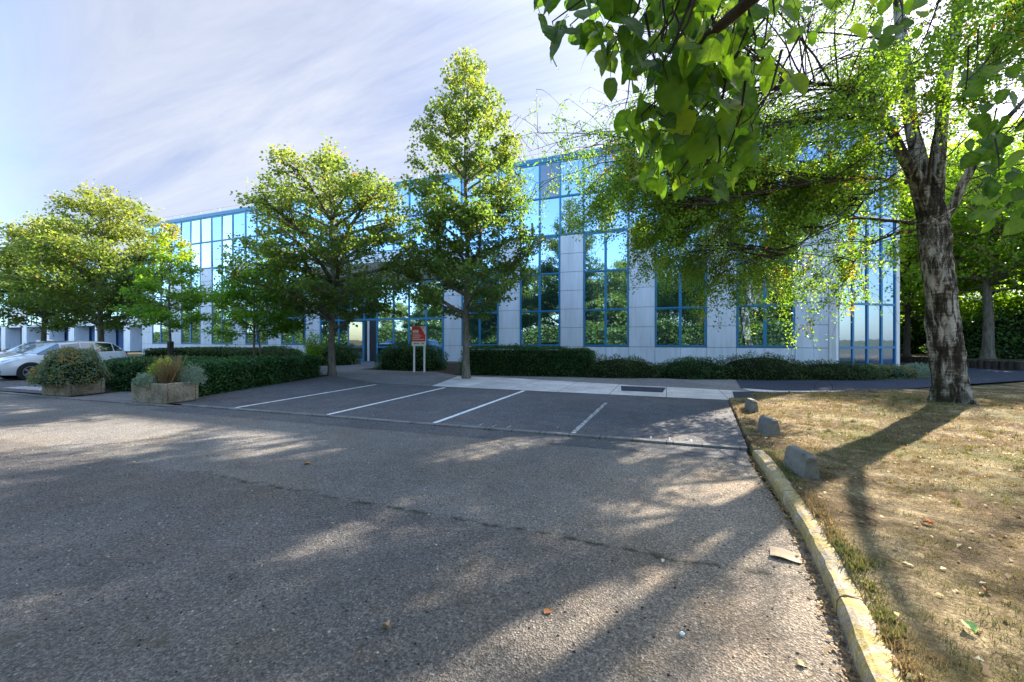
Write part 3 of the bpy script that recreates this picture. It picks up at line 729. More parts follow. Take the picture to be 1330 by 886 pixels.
SW = 'young street trees along the parking bays'
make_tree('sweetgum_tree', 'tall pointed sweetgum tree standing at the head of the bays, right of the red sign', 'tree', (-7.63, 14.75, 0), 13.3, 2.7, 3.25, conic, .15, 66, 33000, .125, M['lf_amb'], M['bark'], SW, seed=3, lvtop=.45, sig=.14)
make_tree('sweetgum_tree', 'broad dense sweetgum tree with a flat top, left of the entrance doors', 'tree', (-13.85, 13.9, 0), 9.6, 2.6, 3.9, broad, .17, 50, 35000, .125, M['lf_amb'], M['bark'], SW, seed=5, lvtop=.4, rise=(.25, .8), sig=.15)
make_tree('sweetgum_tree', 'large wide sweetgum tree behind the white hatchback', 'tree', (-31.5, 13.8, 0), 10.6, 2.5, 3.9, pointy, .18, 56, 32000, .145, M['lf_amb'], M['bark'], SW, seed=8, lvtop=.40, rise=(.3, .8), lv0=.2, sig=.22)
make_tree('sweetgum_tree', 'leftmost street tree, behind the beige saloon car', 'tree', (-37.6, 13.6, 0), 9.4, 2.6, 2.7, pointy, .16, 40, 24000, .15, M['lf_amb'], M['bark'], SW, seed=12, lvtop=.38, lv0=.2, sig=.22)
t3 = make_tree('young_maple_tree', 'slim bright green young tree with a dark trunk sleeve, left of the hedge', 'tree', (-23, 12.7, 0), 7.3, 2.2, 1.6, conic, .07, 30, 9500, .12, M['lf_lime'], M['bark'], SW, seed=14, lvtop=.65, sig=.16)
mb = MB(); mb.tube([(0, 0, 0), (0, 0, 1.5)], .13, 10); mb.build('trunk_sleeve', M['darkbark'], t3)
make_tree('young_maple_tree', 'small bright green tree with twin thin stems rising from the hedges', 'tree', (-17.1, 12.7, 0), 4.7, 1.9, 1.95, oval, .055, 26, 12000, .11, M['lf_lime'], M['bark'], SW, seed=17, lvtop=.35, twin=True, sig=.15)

# ---- birch
random.seed(21)
birch = empty('birch_tree', (6.24, 12.49, 0)); tag(birch, 'big old birch tree with rugged black and white bark on the dry lawn', 'tree')
BO = Vector((6.24, 12.49, 0))
tr_pts = [(1237, 545, 9.44, .50), (1237, 531, 9.44, .45), (1236, 518, 9.44, .37), (1234, 500, 9.44, .33), (1230, 460, 9.44, .31), (1224, 400, 9.42, .29), (1217, 340, 9.4, .285), (1211, 300, 9.4, .285), (1207, 268, 9.4, .27), (1204, 245, 9.4, .21)]
tr_pts = [(a, b, c, d * .92) for a, b, c, d in tr_pts]
pts = [at(a, b, c) - BO for a, b, c, d in tr_pts]; rad = [d for *_, d in tr_pts]
def spline(pts, rad, per):
    P_, R_ = [], []
    for i in range(len(pts) - 1):
        p0, p1, p2, p3 = pts[max(0, i - 1)], pts[i], pts[i + 1], pts[min(len(pts) - 1, i + 2)]
        for k in range(per):
            t_ = k / per
            P_.append(.5 * ((2 * p1) + (p2 - p0) * t_ + (2 * p0 - 5 * p1 + 4 * p2 - p3) * t_ * t_ + (3 * p1 - p0 - 3 * p2 + p3) * t_ ** 3)); R_.append(rad[i] + (rad[i + 1] - rad[i]) * t_)
    P_.append(pts[-1]); R_.append(rad[-1]); return P_, R_
def gnarl_tube(mb, pts, rad, per=8, n=40, amp=.12, fr=3.0, flare=False):
    P_, R_ = spline(pts, rad, per); b = len(mb.v)
    for i, (p, r) in enumerate(zip(P_, R_)):
        for j in range(n):
            w = 2 * math.pi * j / n; dx, dy = math.cos(w), math.sin(w)
            q = Vector((dx * 2.2, dy * 2.2, p.z * .8)); k = 1 + amp * mn.noise(q) + amp * .6 * mn.noise(Vector((dx * r * fr * 7, dy * r * fr * 7, p.z * 2.2)))
            k += amp * .35 * mn.noise(Vector((dx * r * 22, dy * r * 22, p.z * 7)))
            if flare and p.z < .7: k += (.7 - p.z) * .38 * max(0, math.sin(w * 5 + 1.0 + .8 * math.sin(w * 2)))
            mb.v.append((p.x + dx * r * k, p.y + dy * r * k, p.z))
    for i in range(len(P_) - 1):
        for j in range(n):
            mb.f.append((b + i * n + j, b + i * n + (j + 1) % n, b + (i + 1) * n + (j + 1) % n, b + (i + 1) * n + j)); mb.mi.append(0)
mb = MB(); gnarl_tube(mb, pts, rad, 14, 64, .19, flare=True); mb.build('trunk', M['birch'], birch, smooth=True)
limbs = [
    [(1203, 275, 9.4, .20), (1190, 232, 9.35, .145), (1172, 200, 9.3, .115), (1155, 165, 9.2, .09), (1130, 128, 9.0, .055), (1080, 110, 8.7, .06), (1020, 112, 8.4, .035)],
    [(1206, 270, 9.4, .22), (1196, 215, 9.5, .155), (1184, 165, 9.6, .125), (1178, 110, 9.7, .14), (1170, 40, 9.9, .11), (1160, -60, 10.2, .07), (1150, -150, 10.5, .03)],
    [(1211, 272, 9.4, .20), (1217, 235, 9.3, .135), (1223, 160, 9.2, .11), (1228, 100, 9.1, .125), (1242, 30, 9.0, .10), (1250, -70, 8.9, .06), (1260, -160, 8.8, .03)],
    [(1222, 290, 9.4, .12), (1240, 262, 9.3, .09), (1256, 229, 9.2, .095), (1288, 178, 9.0, .07), (1335, 125, 8.9, .05), (1400, 60, 8.8, .03)],
]
twigmb = MB(); limbcurves = []
for i, L_ in enumerate(limbs):
    pp = [at(a, b, c) - BO for a, b, c, d in L_]; rr = [d for *_, d in L_]
    mb = MB(); gnarl_tube(mb, pp, rr, 6, 18, .10); mb.build('limb', M['birch'], birch, smooth=True)
    P_, _ = spline(pp, rr, 6); limbcurves += P_[4:]
side = [
    [(1186, 290, 9.3, .05), (1150, 286, 9.1, .035), (1105, 284, 8.9, .028), (1060, 300, 8.7, .02), (1030, 325, 8.5, .012), (985, 345, 8.3, .006)],
    [(1178, 237, 9.3, .05), (1140, 232, 9.0, .036), (1090, 234, 8.8, .028), (1040, 240, 8.6, .02), (980, 252, 8.4, .012), (930, 265, 8.2, .006)],
    [(1175, 235, 9.3, .04), (1130, 252, 9.1, .03), (1105, 282, 8.9, .02), (1060, 305, 8.7, .012), (1010, 330, 8.6, .006)],
    [(1183, 300, 9.3, .045), (1160, 305, 9.2, .03), (1130, 318, 9.1, .02), (1105, 345, 9.0, .01)],
    [(1205, 240, 9.1, .03), (1215, 170, 8.6, .022), (1245, 130, 8.3, .015), (1290, 90, 8.0, .008)],
    [(1150, 160, 9.2, .06), (1100, 150, 8.8, .04), (1030, 160, 8.4, .03), (950, 180, 8.0, .02), (880, 215, 7.8, .010)],
]
for L_ in side:
    pp = [at(a, b, c) - BO for a, b, c, d in L_]; rr = [d for *_, d in L_]
    P_, R_ = spline(pp, rr, 4); twigmb.tube(P_, R_, 6, cap=False); limbcurves += P_[3:] * 2
lc = [p for p in limbcurves]
Cc = Vector((-2.6, -.9, 7.6)); Re = Vector((6.6, 3.2, 6.0))
bsegs = []
def hang(p, L):
    q = curve(p, Vector((random.gauss(0, .5), random.gauss(0, .5), -.15)), L, 5, .10, -.34)
    twigmb.tube(q, [.006, .005, .004, .003, .003, .002], 3, cap=False)
    for k in range(5): bsegs.append((tuple(q[k]), tuple(q[k + 1])))
ncand = 0
for i in range(334):
    while True:
        if i >= 303:
            T = Vector((random.uniform(-5.4, -1.3), random.uniform(-1.6, 1.6), random.uniform(3.4, 7.6))); break
        if i >= 285:
            T = Vector((random.uniform(-9.0, -5.0), random.uniform(-3, .5), random.uniform(4.2, 7.0))); break
        if i >= 215:
            T = Vector((random.uniform(-5.2, -.9), random.uniform(-2, 2), random.uniform(5.0, 8.6))); break
        u = Vector([random.gauss(0, 1) for _ in range(3)]).normalized(); rr_ = random.uniform(.45, 1.0) ** .5
        T = Cc + Vector((u.x * Re.x, u.y * Re.y, u.z * Re.z)) * rr_
        if T.z < 3.0: continue
        Wd = T + BO
        # lower right side stays open below the fork
        if T.z < 5.2 and T.x > -.6 : continue
        break
    s0 = min(lc, key=lambda p: (p - T).length + .8 * max(0, p.z - T.z) + random.random() * 1.5)
    D = T - s0; L = D.length
    if L < .6: L = .6
    q = curve(s0, D.normalized() + Vector((0, 0, .30)), L * 1.08, 7, .07, -.07)
    r0 = .008 + .0035 * L
    twigmb.tube(q, [r0 * (1 - .85 * k / 7) for k in range(8)], 5, cap=False)
    for j in range(int(4 + L * 1.6)):
        fi = random.uniform(1.8, 7); i0 = min(6, int(fi)); p = q[i0].lerp(q[i0 + 1], fi - i0)
        dd = (q[i0 + 1] - q[i0]).normalized()
        l2 = random.uniform(.5, 1.5); p2 = curve(p, dd * .6 + Vector((random.gauss(0, .6), random.gauss(0, .6), random.gauss(.1, .3))), l2, 4, .12, -.08)
        twigmb.tube(p2, [.009, .007, .006, .004, .003], 3, cap=False)
        for k in range(1, 4): bsegs.append((tuple(p2[k]), tuple(p2[k + 1])))
        for k in range(2): hang(p2[random.randint(2, 4)], random.uniform(.35, 1.25))
twigmb.build('branches', M['twig'], birch, smooth=True)
nb = 460000
PB, _ = sample_segs(bsegs, nb, .075); PB = PB[~((np.abs(PB[:, 0] * .894 - PB[:, 1] * .447 - .1) < .75) & (PB[:, 2] < 5.6) & (PB[:, 0] * .447 + PB[:, 1] * .894 < .3))]; e1_ = PB @ np.array([.85, -.527, 0]); e2_ = PB @ np.array([-.264, -.425, .866])
nc_ = np.array([.55 * mn.noise(Vector((float(a) * .62 + 4, float(b) * .62, float(c) * .50))) + .25 * mn.noise(Vector((float(a) * 1.6, float(b) * 1.6, float(c) * 1.2))) for a, b, c in PB])
nc_ += np.array([.95 * mn.noise(Vector((float(a) * .95, float(b) * .95, 3.3))) + .35 * mn.noise(Vector((float(a) * 2.6, float(b) * 2.6, 8.1))) for a, b in zip(e1_, e2_)])  # leaf gaps shaped along the sun direction so streaks of light pass
fringe_ = (PB[:, 0] < -4.6) & (PB[:, 2] < 7.2)
PB = PB[(nc_ > .04 + .16 * rng.random(len(PB))) | (fringe_ & (nc_ > -.08)) | ((PB[:, 0] < -1.2) & (PB[:, 0] > -5.2) & (PB[:, 2] < 7.8) & (nc_ > -.05))]
pk = 1 - .78 * np.clip((PB[:, 0] + 1.1) / 1.0, 0, 1) * np.clip((1.3 - PB[:, 0]) / .7, 0, 1) * np.clip((PB[:, 2] - 5.2) / 1.5, 0, 1); pk = pk * np.where((PB[:, 2] > 6.4) & (PB[:, 0] < -2.2), .22, 1.0); PB = PB[rng.random(len(PB)) < pk]; PB = PB[~((np.hypot(PB[:, 0] + .3, PB[:, 1] + .2) < 1.5) & (PB[:, 2] < 6.5))]; nb = len(PB)
# right side below the crown fringe stays thin
lvb = .18 + .42 * rng.random(nb) + .22 * np.array([mn.noise(Vector((float(a) * .8, float(b) * .8, float(c) * .8))) for a, b, c in PB])
oc = np.array([mn.noise(Vector((float(a) * 1.3 + 9, float(b) * 1.3, float(c) * 1.3))) for a, b, c in PB]); lvb[(oc > .42) & (rng.random(nb) < .35)] = .97
link('crown', leaf_mesh('crown', PB, .060 * rng.uniform(.7, 1.25, nb), lvb, up=.0, aspect=.78, droop=.8), M['lf_birch'], birch)

# ---- linden overhanging the camera from the right: trunk out of frame
random.seed(5)
lin = empty('linden_tree', (4.6, -1.6, .05)); tag(lin, 'broad-leaved linden whose big leaves hang close to the camera from the top edge', 'tree')
LO = Vector((4.6, -1.6, .05))
mb = MB(); gnarl_tube(mb, [Vector((0, 0, -.1)), Vector((0, 0, 1.5)), Vector((-.1, .1, 3.2)), Vector((-.2, .2, 5.0)), Vector((0, .2, 8))], [.34, .26, .24, .17, .08], 6, 20, .08)
mb.build('trunk', M['darkbark'], lin, smooth=True)
br = MB()
boughs = [  # world points, ending where the leaves show in the frame
    [(4.45, -1.45, 3.2), (3.2, -.7, 3.9), (1.9, .3, 3.9), (1.0, 1.15, 3.35), (.55, 1.6, 3.0), (.05, 1.75, 2.72)],
    [(4.45, -1.45, 3.0), (3.4, .2, 3.7), (2.2, 1.3, 3.7), (1.3, 1.9, 3.5), (.5, 2.1, 3.2), (-.1, 1.75, 3.05)],
    [(4.5, -1.4, 2.8), (4.2, .4, 3.3), (3.6, 1.6, 3.2), (3.1, 2.3, 2.9), (2.75, 2.85, 2.6), (2.4, 3.1, 2.4)],
    [(3.4, .2, 3.7), (2.6, 1.2, 4.0), (2.0, 2.2, 4.1), (1.4, 2.7, 3.9), (1.0, 2.9, 3.7)],
]
for b in boughs:
    P_, R_ = spline([Vector(p) - LO for p in b], [.10 * (1 - .86 * i / (len(b) - 1)) for i in range(len(b))], 5); br.tube(P_, R_, 7, cap=False)
# leaf clusters given as pixel region + distance so that they hang where the photo shows them
def leafshape():
    return [(.05, -.03), (.30, -.02), (.43, .10), (.475, .22), (.48, .35), (.445, .48), (.385, .60), (.30, .71), (.20, .81), (.115, .89), (.05, .95), (.018, .99), (.002, 1.05)]
LS = leafshape()
LVv, LFf, LA, LW = [], [], [], []
def big_leaf(p, dirv, nrm, s, lv):
    d = Vector(dirv).normalized(); n = Vector(nrm); n = (n - d * n.dot(d)).normalized(); b = n.cross(d)
    base = len(LVv); rows = []
    bend = random.uniform(.02, .45); fold = random.uniform(-.1, .45)
    for k, (w, y) in enumerate(LS):
        yy = y; row = []
        for f_ in (-1, -.5, 0, .5, 1):
            x = w * f_ * (1 + (.05 if (k % 2 and abs(f_) == 1) else 0)); back = -.10 * abs(f_) * (1 if k < 4 else 0) * (4 - k) / 4 if k < 4 else 0
            q = Vector(p) + d * s * (yy + back) + b * s * x + n * s * (fold * abs(x) - bend * yy * yy + .02 * math.sin(yy * 21 + abs(x) * 12))
            LVv.append(tuple(q)); LA.append(lv)
            LW.append(1.0 if f_ == 0 else (.7 if (k % 2 == 0 and abs(f_) < 1) else .0))
    for k in range(len(LS) - 1):
        for j in range(4):
            a0 = base + k * 5 + j; LFf.append((a0, a0 + 1, a0 + 6, a0 + 5))
def cluster(px0, px1, py0, py1, d0, d1, n, s0=.045, s1=.115, lvr=(.1, .8)):
    for i in range(n):
        x = random.uniform(px0, px1); y = random.uniform(py0, py1); d = random.uniform(d0, d1)
        p = at(x, y, d) - LO
        az = random.uniform(0, 6.28); dv = Vector((math.cos(az) * .6, math.sin(az) * .6, -random.uniform(.35, 1.1)))
        nr = Vector((random.gauss(0, .6), random.gauss(-.5, .6), random.gauss(.8, .5)))
        big_leaf(p, dv, nr, random.uniform(s0, s1), random.uniform(*lvr))
        tw = p - dv.normalized() * random.uniform(.04, .07); br.tube([p, p.lerp(tw, .5) + Vector((0, 0, .01)), tw], [.0012, .0012, .0015], 4, cap=False)
        if i % 6 == 0:
            end = tw + Vector((random.uniform(-.05, .25), random.uniform(-.15, .1), random.uniform(.12, .35)))
            br.tube([p, tw, tw.lerp(end, .5) + Vector((.02, .02, 0)), end], [.0015, .0025, .004, .006], 5, cap=False)
cluster(700, 775, -20, 62, 1.5, 1.8, 16, lvr=(.0, .35))
cluster(765, 960, -60, 110, 1.3, 2.1, 190, lvr=(0, .9))
cluster(810, 980, 80, 180, 1.5, 2.3, 130, lvr=(0, .95))
cluster(830, 975, 160, 250, 1.7, 2.6, 90, lvr=(.2, .9))
cluster(940, 1040, -60, 110, 1.7, 2.8, 55, lvr=(.3, 1))
cluster(1040, 1200, -80, 50, 2.2, 3.2, 40, lvr=(.3, 1))
cluster(1130, 1190, 20, 110, 2.4, 3.0, 8, lvr=(.1, .5))
cluster(1255, 1345, 80, 200, 2.6, 3.3, 34, .08, .12, (.0, .35))
cluster(1265, 1345, 190, 300, 2.6, 3.3, 34, .08, .12, (.0, .7))
me = np_mesh('leaves', LVv, LFf, {'lv': LA, 'vein': LW}); link('leaves', me, M['lf_linden'], lin, smooth=True)
# the rest of the crown, above and behind the camera
cr = []; LOn = np.array(LO)
for i in range(900):
    u = rng.normal(size=3); u /= np.linalg.norm(u); p = np.array([4.2, -2.6, 6.8]) + u * np.array([3.6, 3.2, 3.0]) * rng.random() ** .4
    cr.append(p - LOn)
cr = np.array(cr)[rng.integers(0, 900, 11000)] + rng.normal(size=(11000, 3)) * .2
w_ = cr + LOn
link('crown', leaf_mesh('crown', cr, .11 * rng.uniform(.7, 1.2, len(cr)), rng.random(len(cr)) * .8, aspect=.95), M['lf_birch'], lin)
br.build('branches', M['twig'], lin, smooth=True)

# ---- woodland on the right
WG = 'woodland trees beyond the footpath'
wa = make_tree('woodland_tree', 'grey-trunked woodland tree just behind the log edging, right of the birch', 'tree', (18.6, 33.9, .38), 14.5, 4.5, 4.8, oval, .30, 48, 22000, .21, M['lf_wood'], M['bark'], WG, seed=31, rise=(.1, .8), sig=.32)
wb = make_tree('woodland_tree', 'dark-trunked tree directly beside the glass corner of the office', 'tree', (15.6, 36.0, .38), 13.0, 3.0, 4.2, oval, .20, 42, 19000, .21, M['lf_wood'], M['darkbark'], WG, seed=37, rise=(.1, .8), sig=.32)
def cp(o, loc, rz, s, label):
    c = copy_tree(o); c.location = loc; c.rotation_euler = (0, 0, rz); c.scale = (s, s, s); c['label'] = label
cp(wb, (16.9, 40.5, .38), 2.0, 1.05, 'second dark-trunked tree, seen past the glass corner of the office')
cp(wa, (23.5, 31.5, .38), 1.2, .92, 'woodland tree at the right edge, closest to the end of the log edging')
cp(wb, (21.5, 39.5, .38), 4.0, 1.1, 'woodland tree standing farther back, directly behind the birch trunk')
cp(wa, (14.5, 49.0, .38), 3.1, .9, 'farthest woodland tree, in the gap beside the office corner')
cp(wb, (27.5, 36.5, .38), 5.2, 1.1, 'woodland tree farther back at the right edge of the photo')

def shrub_pts(n, cx, cy, rx, ry, h, lumps=.12, seed=0, power=2.0, fill=.25, z0=0):
    u = rng.normal(size=(n, 3)); u[:, 2] = np.abs(u[:, 2]); u /= np.linalg.norm(u, axis=1, keepdims=True)
    # squarer (clipped) domes for higher power
    k = (np.abs(u) ** power).sum(1) ** (-1 / power); u = u * k[:, None]
    r = 1 - fill * rng.random(n) ** 2
    nn = np.array([mn.noise(Vector((float(a[0]) * 2.3 * max(1, rx) + seed, float(a[1]) * 2.3 * max(1, ry), float(a[2]) * 3))) for a in u])
    r = r * (1 + lumps * nn)
    return np.stack([cx + u[:, 0] * rx * r, cy + u[:, 1] * ry * r, z0 + u[:, 2] * h * r], 1)
def core_mesh(name, rx, ry, h, power, mat, root, s=.86):
    V, Fs = [], []; nu, nv = 28, 9
    for j in range(nv + 1):
        el = math.pi / 2 * j / nv
        for i in range(nu):
            az = 2 * math.pi * i / nu; u = Vector((math.cos(az) * math.cos(el), math.sin(az) * math.cos(el), math.sin(el)))
            k = (abs(u.x) ** power + abs(u.y) ** power + abs(u.z) ** power) ** (-1 / power) * s * (1 + .06 * mn.noise(u * 3))
            V.append((u.x * k * rx, u.y * k * ry, u.z * k * h))
    for j in range(nv):
        for i in range(nu): Fs.append((j * nu + i, j * nu + (i + 1) % nu, (j + 1) * nu + (i + 1) % nu, (j + 1) * nu + i))
    link(name, np_mesh(name, V, Fs), mat, root, smooth=True)
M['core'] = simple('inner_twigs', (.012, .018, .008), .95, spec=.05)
def shrub(name, label, cat, x, y, rx, ry, h, n, ls, mat, power=2.0, group=None, lumps=.12, rz=0, fill=.25, aspect=.7, up=.3, z0=0, core=True, lvb=0.0):
    root = empty(name, (x, y, z0), rz); tag(root, label, cat, group)
    Pn = shrub_pts(n, 0, 0, rx, ry, h, lumps, random.random() * 50, power, fill)
    nn = np.array([mn.noise(Vector((float(a[0]) * 1.6, float(a[1]) * 1.6, float(a[2]) * 2 + x))) for a in Pn])
    lv = lvb + .12 + .5 * rng.random(n) + .35 * nn; lv[rng.random(n) < .006] = 1.0
    link('foliage', leaf_mesh('foliage', Pn, ls * rng.uniform(.6, 1.3, n), lv, up=up, aspect=aspect), mat, root)
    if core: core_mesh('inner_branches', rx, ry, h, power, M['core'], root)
    return root
UG = 'undergrowth below the woodland trees'
for i, (x, y, rx, ry, h, lab) in enumerate((
        (22.5, 36.5, 5.0, 2.6, 3.4, 'dark ivy-green thicket behind the grey woodland trunk, right of the birch'),
        (28.5, 33.5, 4.2, 2.6, 3.8, 'dark thicket at the right edge of the photo behind the log edging'),
        (17.0, 46.5, 4.5, 3, 3.6, 'thicket deep in the gap between the office corner and the birch trunk'),
        (24.0, 45.5, 7, 3, 5.5, 'tallest thicket farther back behind the woodland trunks'))):
    shrub('thicket', lab, 'bushes', x, y, rx, ry, h, 13000, .19, M['lf_ivy'], 2.4, UG, .25, z0=.35)

# log edging of the raised bank
log = empty('log_edging', (16.9, 28.4, 0)); tag(log, 'low dark edging of upright logs along the woodland bank, right of the office', 'log edging')
pl = [(15.4, 42.0), (15.6, 36), (15.8, 30.8), (16.9, 28.6), (20, 27.6), (26, 28.6), (31, 30)]
i = 0
for (a, b), (c, d) in zip(pl, pl[1:]):
    L = math.hypot(c - a, d - b); n = int(L / .30)
    for k in range(n):
        x, y = a + (c - a) * k / n, b + (d - b) * k / n; mb = MB()
        hh = .47 + random.uniform(-.02, .02); mb.tube([(x - 16.9, y - 28.4, -.05), (x - 16.9, y - 28.4, hh - .02), (x - 16.9, y - 28.4, hh)], [.148, .148, .12], 9)
        mb.build('log', M['darkbark'], log)

# ------------------------------------------------------------------ hedges and shrubs by the building
def hedge(name, label, x0, y0, x1, y1, depth, h, n, ls, mat, cat='hedge', group=None, lumps=.05, z_var=.05):
    """box hedge running from (x0,y0) to (x1,y1) with given depth to its left"""
    L = math.hypot(x1 - x0, y1 - y0); a = math.atan2(y1 - y0, x1 - x0)
    root = empty(name, (x0, y0, 0), a); tag(root, label, cat, group)
    areas = np.array([L * depth, L * h, L * h, depth * h, depth * h]); fc = rng.choice(5, n, p=areas / areas.sum())
    u, v = rng.random(n), rng.random(n); Pn = np.zeros((n, 3))
    Pn[:, 0] = np.where(fc <= 2, u * L, np.where(fc == 3, 0, L)); Pn[:, 1] = np.where(fc == 0, v * depth, np.where(fc == 1, 0, np.where(fc == 2, depth, u * depth))); Pn[:, 2] = np.where(fc == 0, h, v * h)
    nn = np.array([mn.noise(Vector((float(p[0]) * 1.1 + x0, float(p[1]) * 1.1, float(p[2]) * 1.1))) for p in Pn])
    n2 = np.array([mn.noise(Vector((float(p[0]) * .45 + x0, float(p[1]) * .45, 7))) for p in Pn])
    cen = np.array([L / 2, depth / 2, h / 2]); dd = Pn - cen; dd /= np.linalg.norm(dd, axis=1, keepdims=True)
    Pn = Pn + dd * (nn[:, None] * lumps * 2.2 - np.abs(rng.normal(size=(n, 1))) * .05 + .02) + rng.normal(size=(n, 3)) * .018 + dd * (rng.random((n, 1)) ** 9) * .16
    Pn[:, 2] += n2 * z_var * 2 * (Pn[:, 2] / h); Pn[:, 2] = np.maximum(Pn[:, 2], .02)
    # rounded shoulders
    e = np.minimum(np.minimum(Pn[:, 1], depth - Pn[:, 1]), np.minimum(Pn[:, 0], L - Pn[:, 0])); Pn[:, 2] -= np.where(Pn[:, 2] > h * .8, np.clip(.12 - e, 0, .12) * .8, 0)
    lv = .12 + .5 * rng.random(n) + .3 * nn; lv[rng.random(n) < .004] = 1
    link('foliage', leaf_mesh('foliage', Pn, ls * rng.uniform(.6, 1.3, n), lv, up=.3, aspect=.7), mat, root)
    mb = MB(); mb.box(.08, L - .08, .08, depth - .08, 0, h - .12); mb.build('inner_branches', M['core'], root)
    return root
HG = 'clipped hedges around the planting bed'
hedge('hedge', 'long clipped dark green hedge beside the bays, right of the nearer planter', -12.05, 7.2, -14.0, 13.4, 1.5, .88, 26000, .065, M['lf_hedge'], group=HG)
hedge('hedge', 'dark hedge between the two stone planters', -17.3, 7.5, -15.0, 7.3, 2.6, .92, 12000, .065, M['lf_hedge'], group=HG)
hedge('hedge', 'low ivy-like hedge filling the bed behind the nearer planter', -16.9, 8.9, -13.9, 8.7, 3.6, .74, 17000, .07, M['lf_hedge'], group=HG, lumps=.09)
hedge('hedge', 'flat-topped olive hedge in the bed below the leftmost office windows', -33, 16.6, -24.0, 16.6, 3.2, .98, 18000, .08, M['lf_yew'], group=HG)
hedge('hedge', 'flat-topped olive hedge reaching right towards the small twin-stemmed tree', -23.6, 15.6, -20.4, 15.4, 2.6, 1.0, 12000, .075, M['lf_yew'], group=HG)
SG = 'rounded clipped shrubs by the building'
shrub('clipped_shrub', 'rounded clipped shrub left of the leafy upright bush', 'shrub', -18.3, 14.9, 1.3, 1.0, 1.0, 7000, .065, M['lf_yew'], 3.0, SG)
shrub('clipped_shrub', 'low domed shrub behind the twin-stemmed tree', 'shrub', -21.6, 17.4, 1.9, 1.3, 1.2, 8000, .07, M['lf_yew'], 2.6, SG)
shrub('clipped_shrub', 'big rounded green shrub just left of the open entrance door', 'shrub', -19.9, 20.0, 1.55, 1.4, 1.35, 10000, .07, M['lf_bhedge'] if False else M['lf_hedge'], 2.8, SG, lvb=.25)
shrub('clipped_shrub', 'big rounded dark shrub right of the entrance, behind the red sign', 'shrub', -12.85, 18.5, 1.95, 1.3, 1.35, 12000, .07, M['lf_hedge'], 2.8, SG, lvb=.1)
hedge('hedge', 'long dark clipped hedge in front of the office windows, right of the tall sweetgum', -8.6, 16.3, -3.0, 17.15, 1.7, 1.22, 26000, .06, M['lf_hedge'], group=HG, lumps=.13, z_var=.10)
LG = 'low spreading shrubs along the footpath'
for i, (x, y, rx, ry, h, lab, mt) in enumerate((
        (-1.9, 17.9, 1.9, .95, .85, 'low spreading shrub at the right end of the long hedge', 'lf_yew'),
        (1.0, 18.5, 1.55, .95, .84, 'glossier bright green low shrub in the middle of the row', 'lf_hedge'),
        (3.6, 19.2, 1.95, 1.0, .98, 'tallest low shrub, under the rightmost office window', 'lf_yew'),
        (6.2, 20.1, 2.0, .95, .70, 'low spreading shrub in front of the white corner post', 'lf_yew'),
        (8.4, 21.5, 1.6, .9, .52, 'flattest spreading shrub, at the foot of the glass corner', 'lf_grey'))):
    r = shrub('spreading_shrub', lab, 'shrub', x, y, rx, ry, h, 8500, .085, M[mt], 2.2, LG, .3, rz=R(16), fill=.45, aspect=.32, up=.1)
shrub('ground_shrub', 'pale straggly plant at the foot of the chamfered glass corner', 'plant', 10.9, 23.9, .9, .8, .5, 2500, .09, M['lf_silver'], 2, None, .3, aspect=.4, core=False, fill=.8)
# upright leafy sapling bush
sb = empty('leafy_bush', (-17.9, 16.6, 0)); tag(sb, 'upright light green leafy bush in front of the pale office wall', 'bush')
mb = MB(); sg = []
for i in range(16):
    q = curve((random.uniform(-.15, .15), random.uniform(-.15, .15), 0), (random.gauss(0, .3), random.gauss(0, .3), 1), random.uniform(1.2, 2.1), 6, .08)
    mb.tube(q, [.012, .01, .009, .007, .006, .004, .003], 4, cap=False); sg += [(tuple(q[k]), tuple(q[k + 1])) for k in range(2, 6)]
mb.build('stems', M['twig'], sb); Pn, _ = sample_segs(sg, 2200, .11)
link('foliage', leaf_mesh('foliage', Pn, .11 * rng.uniform(.6, 1.2, 2200), .3 + .5 * rng.random(2200), aspect=.45), M['lf_lime'], sb)

# ------------------------------------------------------------------ stone planters with plants
t = NT('planter_stone'); v = t.coord('Object')
c = t.mix(1.0, (.36, .30, .22), t.ramp(t.voro(v, 60, 'Color'), [(0, .45), (.5, .9), (1, 1.5)]), 'MULTIPLY')
c = t.mix(t.ramp(t.noise(v, 2.2, 6, .7), [(.45, 0.0), (.65, .7)]), c, (.09, .075, .05))
t.pbr(c, .92, t.bump(t.voro(v, 60), .9, .01), 0, .2); M['planter'] = t.m
def planter(loc, rz, w, d, h, label):
    root = empty('stone_planter', loc, rz); tag(root, label, 'planter', 'stone planters at the roadside')
    mb = MB(); th = .09; n = 6
    for (x0, x1, y0, y1) in ((-w / 2, w / 2, -d / 2, -d / 2 + th), (-w / 2, w / 2, d / 2 - th, d / 2), (-w / 2, -w / 2 + th, -d / 2 + th, d / 2 - th), (w / 2 - th, w / 2, -d / 2 + th, d / 2 - th)):
        mb.box(x0, x1, y0, y1, 0, h)
    mb.box(-w / 2 + th, w / 2 - th, -d / 2 + th, d / 2 - th, 0, .1)
    mb.build('trough', M['planter'], root, bevel=.03)
    mb = MB(); mb.box(-w / 2 + th + .01, w / 2 - th - .01, -d / 2 + th + .01, d / 2 - th - .01, .1, h - .06); mb.build('soil', M['soil'], root)
    return root
planter((-12.0, 6.52, .02), R(6), 1.12, .85, .50, 'nearer stone planter with yellow and silver plants, at the corner of the bays')
planter((-16.05, 6.42, .02), R(4), 1.15, .85, .45, 'farther stone planter almost hidden by a grey-green bush')
shrub('potted_bush', 'big grey-green bush with orange tips overflowing the farther planter', 'shrub', -16.15, 6.4, .95, .72, .98, 12000, .075, M['lf_grey'], 2.0, None, .28, z0=.36, fill=.6, aspect=.42)
